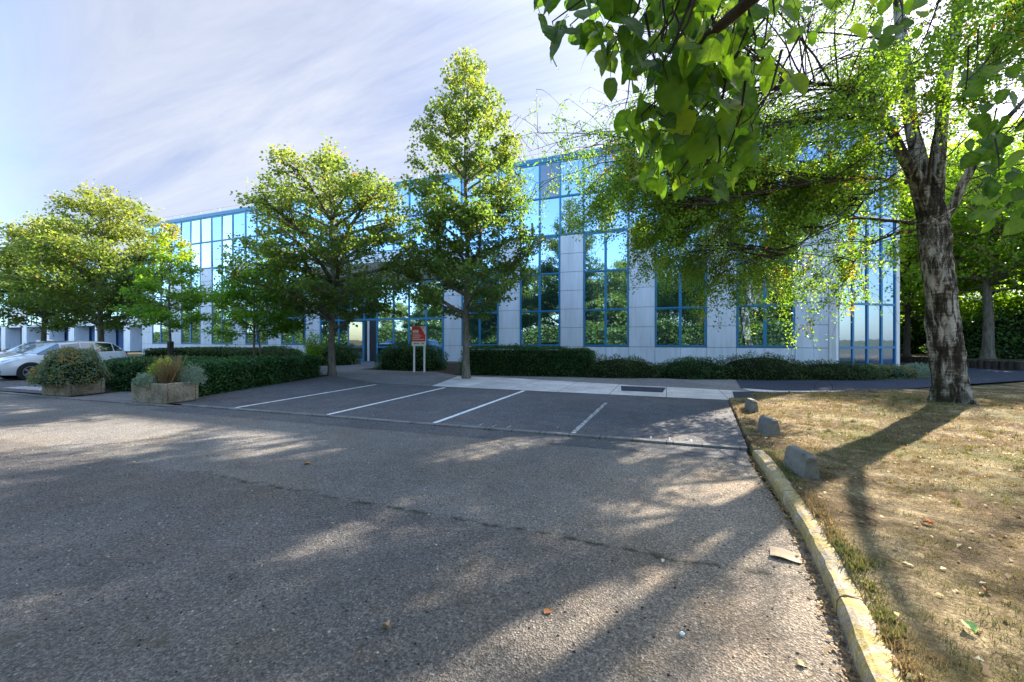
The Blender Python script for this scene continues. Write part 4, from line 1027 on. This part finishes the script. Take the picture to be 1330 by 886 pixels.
shrub('potted_plant', 'silver-leaved plant spilling over the front edge of the nearer planter', 'plant', -12.12, 6.12, .30, .2, .3, 1600, .045, M['lf_silver'], 2, None, .25, z0=.46, fill=.6, aspect=.4, core=False)
shrub('potted_plant', 'silver-grey plant at the back of the nearer planter beside the hedge', 'plant', -11.55, 6.85, .4, .28, .5, 2600, .05, M['lf_silver'], 2, None, .3, z0=.46, fill=.7, aspect=.3, core=False)
shrub('potted_plant', 'yellow-green bushy plant in the nearer planter', 'plant', -12.25, 6.65, .5, .35, .62, 4200, .06, M['lf_yellow'], 2, None, .35, z0=.46, fill=.8, aspect=.5, core=False)
gr = empty('ornamental_grass', (-11.85, 6.45, .46)); tag(gr, 'tuft of dry pinkish grass stalks in the nearer planter', 'plant')
V = []; Fs = []; lv = []
for i in range(420):
    a = random.uniform(0, 6.28); L = random.uniform(.3, .75); tip = Vector((math.cos(a) * L * .5, math.sin(a) * L * .35, L)); b = Vector((random.gauss(0, .12), random.gauss(0, .08), 0)); w = .004
    k = len(V); V += [b + Vector((-w, 0, 0)), b + Vector((w, 0, 0)), b + tip + Vector((w, 0, 0)), b + tip * 1.0 + Vector((-w, 0, .01))]; Fs.append((k, k + 1, k + 2, k + 3)); lv += [random.random() * .6] * 4
link('stalks', np_mesh('stalks', [tuple(v_) for v_ in V], Fs, {'lv': lv}), M['litter'], gr)

# ------------------------------------------------------------------ signboard
M['red'] = simple('red_sign', (.78, .045, .035), .45, var=.06)
M['signwhite'] = simple('white_sign', (.80, .80, .82), .45, var=.05)
M['ink'] = simple('grey_ink', (.25, .27, .33), .6)
sg_ = empty('site_sign', (-11.3, 16.85, 0), R(14)); tag(sg_, 'red and white board on two white posts in front of the entrance shrub', 'sign')
for x in (-.25, .27):
    mb = MB(); mb.box(x - .04, x + .04, -.03, .03, 0, 1.50); mb.build('post', M['signwhite'], sg_, bevel=.006)
mb = MB(); mb.box(-.36, .36, -.055, -.032, 1.28, 2.24); mb.build('board', M['signwhite'], sg_, bevel=.004)
mb = MB(); y = -.0585; mb.add([(-.355, y, 1.50), (.33, y, 1.50), (.345, y, 1.80), (.08, y, 2.235), (-.355, y, 2.235)], [(0, 1, 2, 3, 4)]); mb.build('red_panel', M['red'], sg_)
mb = MB(); y = -.0615
for k, (a, b) in enumerate(((-.30, -.235), (-.225, -.16), (-.15, -.085), (-.075, -.01))):   # illegible bold word
    mb.box(a, b, y, y + .002, 1.93, 2.06)
for z, L in ((1.84, .34), (1.755, .44), (1.67, .34), (1.585, .58)):
    x = -.30
    while x < -.30 + L:
        w = random.uniform(.03, .07); mb.box(x, min(x + w, -.30 + L + .02), y, y + .002, z, z + .035); x += w + .012
mb.build('lettering', M['signwhite'], sg_)
mb = MB()
for a, b in ((-.24, -.1), (-.08, .02), (.14, .27)): mb.box(a, b, y, y + .002, 1.38, 1.43)
mb.box(.16, .28, y, y + .002, 2.15, 2.18)
mb.build('small_print', M['ink'], sg_)

# ------------------------------------------------------------------ cars
def carpaint(name, col): return simple(name, col, .25, metal=.0, spec=.5, var=.03, coat=1.0)
M['carwhite'] = carpaint('white_car_paint', (.62, .64, .68)); M['carbeige'] = carpaint('beige_car_paint', (.48, .42, .40)); M['carblue'] = carpaint('pale_blue_car_paint', (.30, .42, .50))
M['carglass'] = glassmat('car_glass', (.65, .75, .82), (.01, .015, .02), .22)
M['lamp'] = simple('headlight_lens', (.55, .58, .62), .1, metal=.5, spec=.8); M['redlamp'] = simple('tail_lens', (.45, .01, .02), .15, spec=.7)
M['rim'] = simple('alloy_rim', (.38, .39, .41), .3, metal=.8); M['trim'] = simple('black_trim', (.02, .02, .022), .5)
def car(name, label, loc, rz, st, paint, sedan=False):
    """st: stations (x, zbottom, zbelt, zroof, half width belt, half width roof, cabin flag)"""
    root = empty(name, loc, rz); tag(root, label, 'car', 'parked cars')
    ring = []
    for (x, zb, zl, zr, hw, rw, cab) in st:
        q = [(0, zb), (hw * .90, zb), (hw * .985, zb + .12), (hw, (zb + zl) * .52), (hw * .975, zl - .05), (hw * .94, zl), (rw, zr - (.05 if cab else .012)), (rw * .82, zr), (0, zr + .02)]
        ring.append([Vector((x, yy, zz)) for yy, zz in q])
    body, gl = MB(), MB(); NQ = 9
    def face(a, b, c, d, sgn):
        qs = [Vector((p.x, p.y * sgn, p.z)) for p in (a, b, c, d)]
        if sgn < 0: qs = qs[::-1]
        return qs
    for i in range(len(st) - 1):
        for j in range(NQ - 1):
            for sgn in (1, -1):
                qs = face(ring[i][j], ring[i + 1][j], ring[i + 1][j + 1], ring[i][j + 1], sgn); body.quad(*qs)
                c0, c1 = st[i][6], st[i + 1][6]
                g = (j == 5 and (c0 or c1) and st[i][3] - st[i][2] > .12 or j == 5 and c0 and c1) or (j in (6, 7) and (c0 in (2, 4) and c1 in (3, 5)))
                if g:
                    cen = sum(qs, Vector()) / 4; n = (qs[1] - qs[0]).cross(qs[2] - qs[0]).normalized()
                    if n.dot(cen - Vector((cen.x, 0, .7))) < 0 and j == 5: n = -n
                    if j in (6, 7) and n.z < 0: n = -n
                    sh = .93 if j == 5 else .97
                    gl.quad(*[cen + (q - cen) * sh + n * .008 for q in qs])
    for e in (0, -1):
        for sgn in (1, -1):
            vs = [Vector((p.x, p.y * sgn, p.z)) for p in ring[e]]; body.add(vs, [tuple(range(NQ)) if (sgn > 0) == (e == 0) else tuple(range(NQ))[::-1]])
    b = body.build('body', paint, root, smooth=True)
    try:
        bm_ = b.modifiers.new('w', 'WELD'); bm_.merge_threshold = .001
        e_ = b.modifiers.new('e', 'EDGE_SPLIT'); e_.split_angle = R(38)
    except Exception: pass
    gl.build('windows', M['carglass'], root)
    L = st[-1][0]; hw = max(s[4] for s in st)
    for wx in (.78, L - .72):
        for sgn in (1, -1):
            a = MB(); a.tube([(wx, sgn * (hw - .2), .33), (wx, sgn * (hw + .006), .33)], .365, 24); a.build('wheel_arch', M['trim'], root)
            w = MB(); w.tube([(wx, sgn * (hw - .18), .31), (wx, sgn * (hw - .01), .31), (wx, sgn * (hw + .015), .31)], [.30, .31, .285], 28)
            wo = w.build('wheel', M['black'], root, smooth=False)
            r = MB(); r.disc((wx, sgn * (hw + .018), .31), (0, sgn, 0), .06, 12)
            for k in range(5):
                an = 2 * math.pi * k / 5; dx, dz = math.cos(an), math.sin(an); px_, pz_ = -dz * .035, dx * .035
                r.add([(wx + px_, sgn * (hw + .02), .31 + pz_), (wx - px_, sgn * (hw + .02), .31 - pz_), (wx - px_ + dx * .2, sgn * (hw + .02), .31 - pz_ + dz * .2), (wx + px_ + dx * .2, sgn * (hw + .02), .31 + pz_ + dz * .2)], [(0, 1, 2, 3)])
            rr = 24; rg = [(math.cos(2 * math.pi * k / rr), math.sin(2 * math.pi * k / rr)) for k in range(rr)]
            r.add([(wx + a_ * .2, sgn * (hw + .019), .31 + b_ * .2) for a_, b_ in rg] + [(wx + a_ * .225, sgn * (hw + .019), .31 + b_ * .225) for a_, b_ in rg], [(k, (k + 1) % rr, rr + (k + 1) % rr, rr + k) for k in range(rr)])
            r.build('rim', M['rim'], wo)
    for sgn in (1, -1):
        h = MB(); h.add([(.07, sgn * .50, .60), (.16, sgn * .74, .62), (.52, sgn * .80, .78), (.50, sgn * .66, .845), (.16, sgn * .46, .74)], [(0, 1, 2, 3, 4) if sgn > 0 else (4, 3, 2, 1, 0)]); 
        h.v = [(x - .012, y + sgn * .012, z + .03) for x, y, z in h.v]; h.build('headlight', M['lamp'], root)
        tl = MB(); tl.obox((L - .46, sgn * (hw - .055) - .03, .86), (.40, -sgn * .09, 0), (0, .06, 0), (0, 0, .15)); tl.build('tail_light', M['redlamp'], root, bevel=.02)
        mi = MB(); mi.obox((1.42, sgn * (hw + .0) + (0 if sgn > 0 else -.2), 1.0), (.12, 0, 0), (0, .2, 0), (0, 0, .13)); mi.build('mirror', paint, root, bevel=.03)
        f = MB(); f.obox((.03, sgn * .6 - .08, .30), (.02, 0, 0), (0, .16, 0), (0, 0, .1)); f.build('fog_light', M['trim'], root)
        dh = MB(); dh.obox((2.55, sgn * (hw - .01) - .012, .87), (.17, 0, 0), (0, .024, 0), (0, 0, .025)); dh.build('door_handle', paint, root)
    g = MB(); g.obox((-.012, -.42, .34), (.03, 0, 0), (0, .84, 0), (0, 0, .24)); g.build('grille', M['trim'], root)
    return root
HB = [(0, .30, .58, .60, .58, .50, 0), (.10, .22, .68, .70, .72, .60, 0), (.38, .20, .80, .84, .82, .66, 0), (.8, .20, .89, .93, .85, .68, 0), (1.02, .2, .96, 1.0, .86, .70, 2), (1.68, .2, .98, 1.42, .86, .62, 3), (2.3, .2, 1.00, 1.50, .86, .61, 1), (2.75, .2, 1.02, 1.51, .86, .61, 1), (3.38, .2, 1.05, 1.47, .86, .59, 4), (3.76, .22, 1.06, 1.20, .84, .58, 5), (3.86, .28, .96, 1.00, .78, .60, 0), (3.97, .34, .80, .82, .68, .55, 0)]
SD = [(0, .30, .60, .62, .58, .50, 0), (.10, .22, .68, .70, .74, .62, 0), (.5, .20, .82, .86, .84, .70, 0), (1.1, .20, .92, .95, .87, .72, 0), (1.35, .2, .96, .99, .87, .72, 2), (2.0, .2, .98, 1.36, .87, .60, 3), (2.5, .2, 1.0, 1.43, .87, .60, 1), (3.05, .2, 1.0, 1.41, .87, .58, 4), (3.65, .2, 1.0, 1.06, .87, .62, 5), (4.2, .22, .98, 1.01, .85, .70, 0), (4.4, .30, .88, .90, .78, .66, 0), (4.48, .36, .7, .72, .7, .6, 0)]
car('parked_car', 'white hatchback with its nose to the road, behind the grey-green potted bush', (-24.3, 7.35, .01), R(90), HB, M['carwhite'])
car('parked_car', 'beige saloon car cut by the left edge of the photo', (-28.6, 7.9, .01), R(90), SD, M['carbeige'])
car('parked_car', 'pale blue car of which only the roof shows above the white hatchback', (-32.8, 9.7, .01), R(90), HB, M['carblue'])
# small grey cabinet by the wing
cb = MB(); cb.box(-.6, .6, -.4, .4, 0, 1.5); o = cb.build('utility_cabinet', M['white'], bevel=.03); o.location = (-62, 22.5, 0)
lid = MB(); lid.box(-.64, .64, -.44, .44, 1.5, 1.56); lid.build('lid', M['metal'], o); dd = MB(); dd.box(-.55, -.01, -.425, -.405, .1, 1.42); dd.build('door', M['white'], o); dd = MB(); dd.box(.01, .55, -.425, -.405, .1, 1.42); dd.build('door', M['white'], o)
tag(o, 'small pale utility cabinet in front of the distant office wing', 'utility cabinet')

# ------------------------------------------------------------------ small things lying about
M['card'] = simple('cardboard', (.50, .36, .24), .85, var=.1)
mb = MB(); n = 6
for j in range(n):
    for i in range(n):
        f = lambda a, b: (a / n * .19 - .095, b / n * .15 - .075, .012 + .006 * math.sin(a * .9) + .004 * math.cos(b))
        mb.quad(f(i, j), f(i + 1, j), f(i + 1, j + 1), f(i, j + 1))
o = mb.build('cardboard_sheet', M['card']); o.location = (.82, 3.50, 0); o.rotation_euler = (0, 0, R(-12)); s_ = o.modifiers.new('s', 'SOLIDIFY'); s_.thickness = .004; s_.offset = 1
tag(o, 'small piece of tan cardboard lying on the road beside the kerb', 'cardboard')
mb = MB(); mb.tube([(-.29 * math.cos(math.pi * k / 14), 0, .27 * math.sin(math.pi * k / 14)) for k in range(15)], .009, 6); o = mb.build('wire_hoop', M['darkbark']); o.location = (4.72, 15.7, .02); o.rotation_euler = (0, 0, R(20)); tag(o, 'thin rusty wire hoop stuck in the ground at the path edge', 'wire hoop')
mb = MB(); mb.tube([(-.45, 0, .04), (-.1, .03, .05), (.3, 0, .05), (.5, -.04, .04)], [.03, .035, .03, .02], 7); o = mb.build('fallen_branch', M['darkbark']); o.location = (9.2, 14.2, .09); o.rotation_euler = (0, 0, R(25)); tag(o, 'short dark fallen branch on the lawn at the right edge', 'branch')
def litter_leaf(x, y, z, s, col, label, curl=.4, name='fallen_leaf'):
    m = simple('leaf_' + str(len(bpy.data.materials)), col, .75, var=.2, scale=40)
    mb = MB(); n = 5; rows = []
    for j in range(n + 1):
        t_ = j / n; w = math.sin(math.pi * (t_ * .9 + .05)) * .42 * s
        rows.append([(w * k, t_ * s - s / 2, curl * s * (abs(k) * .55 + .25 * math.sin(t_ * 5)) + .004) for k in (-1, -.5, 0, .5, 1)])
    for j in range(n):
        for k in range(4): mb.quad(rows[j][k], rows[j][k + 1], rows[j + 1][k + 1], rows[j + 1][k])
    o = mb.build(name, m, smooth=True); o.location = (x, y, z); o.rotation_euler = (0, 0, random.uniform(0, 6)); tag(o, label, 'leaf')
litter_leaf(-1.45, 1.84, .0, .055, (.55, .36, .20), 'curled beige dry leaf on the near asphalt, left of centre', .9)
litter_leaf(-.65, 2.29, .0, .06, (.26, .10, .03), 'flat rust-brown dry leaf on the near asphalt, below centre', .15)
litter_leaf(1.96, 4.22, lawn_h(1.96, 4.22) + .01, .07, (.65, .16, .03), 'bright orange fallen leaf in the middle of the dry lawn')
litter_leaf(1.43, 2.73, lawn_h(1.43, 2.73) + .01, .07, (.35, .48, .16), 'pale green fallen leaf on the lawn near the bottom right')
litter_leaf(.62, 2.36, .0, .045, (.62, .52, .25), 'cream fallen leaf on the road close to the kerb, near the bottom', .3)
litter_leaf(1.75, 3.2, lawn_h(1.75, 3.2) + .01, .05, (.30, .13, .05), 'small brown leaf on the lawn, lower right', .5)
litter_leaf(-4.3, 3.9, .0, .08, (.5, .22, .05), 'small orange-brown leaf on the sunlit strip of road at left', .4)
mb = MB(); mb.tube([(0, 0, 0), (0, 0, .012), (0, 0, .02)], [.012, .014, .006], 7); o = mb.build('pebble', M['signwhite']); o.location = (.08, 2.37, 0); tag(o, 'small white pebble on the near asphalt', 'pebble')

# grit and tiny litter on the road: nobody could count it
n = 2600
X = rng.uniform(-9, 1.0, n); Y = 1.2 + 5.2 * rng.random(n) ** 1.3; s = rng.uniform(.004, .011, n)
V = np.zeros((n, 5, 3)); ang = rng.random(n) * 6.28
for k in range(4):
    V[:, k, 0] = X + np.cos(ang + k * 1.57) * s; V[:, k, 1] = Y + np.sin(ang + k * 1.57) * s * rng.uniform(.6, 1, n); V[:, k, 2] = .001
V[:, 4] = np.stack([X, Y, s * .9], 1)
Fi = np.concatenate([np.stack([np.arange(n) * 5 + a, np.arange(n) * 5 + b, np.arange(n) * 5 + 4], 1) for a, b in ((0, 1), (1, 2), (2, 3), (3, 0))])
me = np_mesh('grit', V.reshape(-1, 3), Fi, {'lv': np.repeat(rng.random(n), 5)})
tg = NT('grit'); a = tg.n('ShaderNodeAttribute'); a.attribute_name = 'lv'; tg.pbr(tg.ramp(a.outputs['Fac'], [(0, .02), (.55, (.03, .025, .02)), (.75, (.20, .17, .13)), (1, (.5, .46, .38))]), .9)
tag(link('grit', me, tg.m), kind='stuff')
# small leaves scattered over road, bays and lawn
def scatter(name, n, xf, size, mat, zf, lvr=(0, 1)):
    Pn = np.array([xf() for _ in range(n)]); Pn[:, 2] += .006
    N = rng.normal(size=(n, 3)) * .3; N[:, 2] = 1; N /= np.linalg.norm(N, axis=1, keepdims=True)
    A = rng.normal(size=(n, 3)); A -= N * np.sum(A * N, 1, keepdims=True); A /= np.linalg.norm(A, axis=1, keepdims=True); B = np.cross(N, A); s = size * rng.uniform(.5, 1.3, (n, 1))
    V = np.empty((n, 4, 3)); V[:, 0] = Pn - A * s * .5; V[:, 2] = Pn + A * s * .5; V[:, 1] = Pn + B * s * .3 + N * s * .15; V[:, 3] = Pn - B * s * .3 + N * s * .15; V[:, :, 2] += s * .1
    me = np_mesh(name, V.reshape(-1, 3), np.arange(n * 4).reshape(n, 4), {'lv': np.repeat(rng.uniform(*lvr, n), 4)}); tag(link(name, me, mat), kind='stuff')
def road_pt():
    x = random.uniform(-16, 1.0); return (x, random.uniform(1.5, curb_y(x) - .1) if random.random() < .5 else random.uniform(6.5, 12), .012)
scatter('leaf_litter', 330, road_pt, .035, M['litter'], None)
def gut_pt():
    y = random.uniform(1, 6.3); return (kerb_s(y) - .01 - abs(random.gauss(0, .04)), y, .004)
scatter('gutter_litter', 900, gut_pt, .03, M['litter'], None, (0, .6))
def lawn_pt():
    while True:
        x = .8 + random.random() ** 1.4 * 14; y = random.uniform(1.0, 16)
        if y < lawn_top(x) - .1 and x > lawn_left(y): return (x, y, lawn_h(x, y))
scatter('lawn_litter', 4200, lawn_pt, .04, M['litter'], None)
# dry grass blades
n = 170000; xs_ = []; k = 0
while len(xs_) < n:
    r = 1.9 + 15 * random.random() ** 1.5; a = random.uniform(-.02, 1.05); x = r * math.sin(a); y = r * math.cos(a)
    if y > lawn_top(max(1.2, x)) - .05 or x < lawn_left(y) + .01: continue
    g_ = mn.noise(Vector((x * 1.3, y * 1.3, 3))) + .5 * mn.noise(Vector((x * 5, y * 5, 1)))
    if g_ < random.uniform(-.55, .35): continue
    xs_.append((x, y, lawn_h(x, y), mn.noise(Vector((x * .8, y * .8, 11))), r))
A_ = np.array(xs_); base = A_[:, :3].copy(); base[:, 2] -= .004
sc_ = np.clip(A_[:, 4] / 4, .9, 3.2)[:, None]
Ld = rng.uniform(.012, .040, (n, 1)) * np.sqrt(sc_); dr = rng.normal(size=(n, 3)) * .95; dr[:, 2] = np.abs(rng.normal(size=n)) * .55 + .18; dr /= np.linalg.norm(dr, axis=1, keepdims=True)
sd = np.cross(dr, rng.normal(size=(n, 3))); sd /= np.linalg.norm(sd, axis=1, keepdims=True); w = .0019 * sc_
V = np.empty((n, 3, 3)); V[:, 0] = base - sd * w; V[:, 1] = base + sd * w; V[:, 2] = base + dr * Ld
lv = np.clip(.15 + .45 * rng.random(n) + np.where(A_[:, 3] > .22, .45, 0), 0, 1)
tag(link('dry_grass', np_mesh('dry_grass', V.reshape(-1, 3), np.arange(n * 3).reshape(n, 3), {'lv': np.repeat(lv, 3)}), M['straw']), kind='stuff')

tv, tl, cnt = [], [], 0
while cnt < 2300:
    r_ = 1.9 + 13 * random.random() ** 1.3; a = random.uniform(-.02, 1.05); x = r_ * math.sin(a); y = r_ * math.cos(a)
    ke_ = random.random() < .12
    if ke_: y = random.uniform(1.6, 6.4); x = lawn_left(y) + .02 + abs(random.gauss(.0, .05))
    if random.random() < .06: q_ = random.uniform(0, 6.28); x, y = 6.24 + .62 * math.cos(q_), 12.49 + .62 * math.sin(q_)
    if y > lawn_top(max(1.2, x)) - .1 or x < lawn_left(y): continue
    gq_ = mn.noise(Vector((x * .8, y * .8, 11)))
    if x > lawn_left(y) + .2 and mn.noise(Vector((x * .55, y * .55, 31))) < random.uniform(-.25, .25): continue
    cnt += 1; gz = lawn_h(x, y) - .004; grn = gq_ > -.05 + random.uniform(-.15, .15)
    for k in range(random.randint(9, 20)):
        an = random.uniform(0, 6.28); L = random.uniform(.015, .052) * (1 + r_ / 16) * (.7 if ke_ else 1); ln = random.uniform(.15, 1.0)
        b_ = Vector((x + random.gauss(0, .022), y + random.gauss(0, .022), gz)); d_ = Vector((math.cos(an) * ln, math.sin(an) * ln, 1)).normalized() * L
        w_ = Vector((-math.sin(an), math.cos(an), 0)) * .0022 * max(1, r_ / 4)
        tv += [b_ - w_, b_ + w_, b_ + d_]; v_ = random.uniform(.82, 1) if grn else random.uniform(.1, .7); tl += [v_] * 3
tag(link('grass_tufts', np_mesh('grass_tufts', [tuple(v_) for v_ in tv], np.arange(len(tv)).reshape(-1, 3), {'lv': tl}), M['straw']), kind='stuff')

# ------------------------------------------------------------------ what the mirror glass reflects: hedge bank and trees across the road
BG = 'trees across the road, mirrored in the office windows'
hedge('tall_hedge', 'tall yellow-green hedge across the road, seen mirrored in the ground-floor windows', 48, -13.0, -125, -13.0, 3.0, 3.0, 52000, .36, M['lf_bhedge'], lumps=.35, z_var=.5)
ba = make_tree('roadside_tree', 'sunlit tree across the road, mirrored in the office windows', 'tree', (-3, -19, 0), 15.5, 2.5, 5.4, broad, .3, 44, 17000, .34, M['lf_bright'], M['bark'], BG, seed=41, sig=.4)
bb = make_tree('roadside_tree', 'sunlit tree across the road, mirrored in the office windows', 'tree', (8, -18, 0), 13.0, 2.5, 4.8, oval, .3, 40, 15000, .34, M['lf_bright'], M['bark'], BG, seed=43, sig=.4)
for i, (x, y, s_, w_) in enumerate(((-64, -21, .9, 0), (-76, -19, .85, 1), (-90, -22, 1.0, 0), (-104, -20, .9, 1), (-120, -23, 1.1, 0), (50, -21, 1.0, 1), (13, -25, 1.1, 1), (-8, -27, 1.05, 0), (-36, -28, 1.0, 0), (-12, -20, .8, 1), (-21, -18, .9, 0), (-31, -21, .75, 1), (-42, -19, .85, 0), (-53, -20, .7, 1), (18, -20, 1.05, 0), (28, -18, .95, 1), (38, -22, 1.1, 0))):
    c = copy_tree(bb if w_ else ba); c.location = (x, y, 0); c.rotation_euler = (0, 0, i * 1.3); c.scale = (s_, s_, s_)

# ------------------------------------------------------------------ light, sky, camera
EL, AZ = R(30.0), R(31.8)     # azimuth from +Y towards +X
S = Vector((math.cos(EL) * math.sin(AZ), math.cos(EL) * math.cos(AZ), math.sin(EL)))
sun = bpy.data.lights.new('sun', 'SUN'); sun.energy = 5.0; sun.angle = R(.55); sun.color = (1.0, .90, .76)
so = bpy.data.objects.new('sun', sun); COL.objects.link(so); so.rotation_euler = S.to_track_quat('Z', 'Y').to_euler(); so.location = S * 60
w = bpy.data.worlds.new('World'); sc.world = w; w.use_nodes = True; nt = w.node_tree; nt.nodes.clear()
def N(t, **k):
    x = nt.nodes.new(t)
    for a, b in k.items(): setattr(x, a, b)
    return x
out = N('ShaderNodeOutputWorld'); bg = N('ShaderNodeBackground'); sky = N('ShaderNodeTexSky', sky_type='NISHITA')
sky.sun_disc = False; sky.sun_elevation = EL; sky.sun_rotation = AZ; sky.altitude = 100; sky.air_density = 1.0; sky.dust_density = 1.2; sky.ozone_density = 1.3
tc = N('ShaderNodeTexCoord'); sp = N('ShaderNodeSeparateXYZ'); nt.links.new(tc.outputs['Generated'], sp.inputs[0])
def mth(op, a, b=0.0, cl=False):
    x = N('ShaderNodeMath', operation=op, use_clamp=cl)
    for i, v in enumerate((a, b)):
        if isinstance(v, (int, float)): x.inputs[i].default_value = v
        else: nt.links.new(v, x.inputs[i])
    return x.outputs[0]
zc = mth('ADD', mth('MAXIMUM', sp.outputs[2], 0.0), .16)
cx_, cy_ = mth('DIVIDE', sp.outputs[0], zc), mth('DIVIDE', sp.outputs[1], zc)
cb_ = N('ShaderNodeCombineXYZ'); nt.links.new(cx_, cb_.inputs[0]); nt.links.new(cy_, cb_.inputs[1])
mp = N('ShaderNodeMapping'); mp.inputs['Rotation'].default_value = (0, 0, R(38)); mp.inputs['Scale'].default_value = (.42, 1.7, 1); nt.links.new(cb_.outputs[0], mp.inputs[0])
nz = N('ShaderNodeTexNoise'); nz.inputs['Scale'].default_value = 1.5; nz.inputs['Detail'].default_value = 11; nz.inputs['Roughness'].default_value = .66; nz.inputs['Distortion'].default_value = .5; nt.links.new(mp.outputs[0], nz.inputs[0])
nz2 = N('ShaderNodeTexNoise'); nz2.inputs['Scale'].default_value = .45; nz2.inputs['Detail'].default_value = 4; nt.links.new(mp.outputs[0], nz2.inputs[0])
dotn = N('ShaderNodeVectorMath', operation='DOT_PRODUCT'); nt.links.new(tc.outputs['Generated'], dotn.inputs[0]); dotn.inputs[1].default_value = (.10, .99, 0)
front = mth('MULTIPLY', mth('ADD', dotn.outputs['Value'], .02), 3.2, True)     # more cloud on the sun's side of the sky
cl = mth('ADD', mth('MULTIPLY', nz.outputs[0], .9), mth('MULTIPLY', nz2.outputs[0], .7))
cl = mth('ADD', cl, mth('MULTIPLY', mth('SUBTRACT', front, .5), .5))
cm = mth('MULTIPLY', mth('SUBTRACT', cl, .75), 1.8, True)
hz = mth('SUBTRACT', 1.0, mth('MULTIPLY', mth('MAXIMUM', sp.outputs[2], 0.0), 3.2), True)
cm = mth('MAXIMUM', mth('MULTIPLY', cm, .95), mth('MULTIPLY', mth('MULTIPLY', hz, front), .8))
mixn = N('ShaderNodeMix', data_type='RGBA'); nt.links.new(cm, mixn.inputs[0]); nt.links.new(sky.outputs[0], mixn.inputs[6])
# cloud brightness grows towards the sun
sdot = N('ShaderNodeVectorMath', operation='DOT_PRODUCT'); nt.links.new(tc.outputs['Generated'], sdot.inputs[0]); sdot.inputs[1].default_value = tuple(S)
gl_ = mth('POWER', mth('MAXIMUM', sdot.outputs['Value'], 0.0), 6.0)
zen_lift = mth('MULTIPLY', mth('SUBTRACT', sp.outputs[2], .62), 4.0, True)  # extra brightness added to the unseen overhead cloud to lift the shade
cv = mth('ADD', mth('ADD', 1.50, mth('MULTIPLY', zen_lift, 4.2)), mth('MULTIPLY', gl_, 3.2))
deep = N('ShaderNodeMix', data_type='RGBA', blend_type='MULTIPLY'); nt.links.new(mth('MULTIPLY', front, 1.0), deep.inputs[0]); nt.links.new(sky.outputs[0], deep.inputs[6]); deep.inputs[7].default_value = (.26, .265, .335, 1)
nt.links.new(deep.outputs[2], mixn.inputs[6])
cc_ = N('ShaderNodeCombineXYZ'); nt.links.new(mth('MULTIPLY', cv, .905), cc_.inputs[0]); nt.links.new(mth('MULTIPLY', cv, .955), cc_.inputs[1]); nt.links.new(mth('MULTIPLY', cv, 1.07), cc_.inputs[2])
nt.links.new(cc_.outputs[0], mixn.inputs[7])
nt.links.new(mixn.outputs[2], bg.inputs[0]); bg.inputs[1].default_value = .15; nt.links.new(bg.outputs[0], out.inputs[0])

cam = bpy.data.cameras.new('camera'); co = bpy.data.objects.new('camera', cam); COL.objects.link(co); sc.camera = co
co.location = (0, 0, 1.6); co.rotation_euler = (R(90), 0, TH); cam.sensor_width = 36; cam.lens = 36 * F_ / 1330; cam.shift_y = -.0015; cam.clip_end = 2500; cam.clip_start = .05
sc.view_settings.view_transform = 'Standard'; sc.view_settings.look = 'None'; sc.view_settings.exposure = 2.12; sc.view_settings.gamma = 1; sc.view_settings.use_curve_mapping = False
sc.cycles.max_bounces = 8; sc.cycles.diffuse_bounces = 3; sc.cycles.glossy_bounces = 3; sc.cycles.transmission_bounces = 4
sc.cycles.use_denoising = True
sc.cycles.sample_clamp_indirect = 8
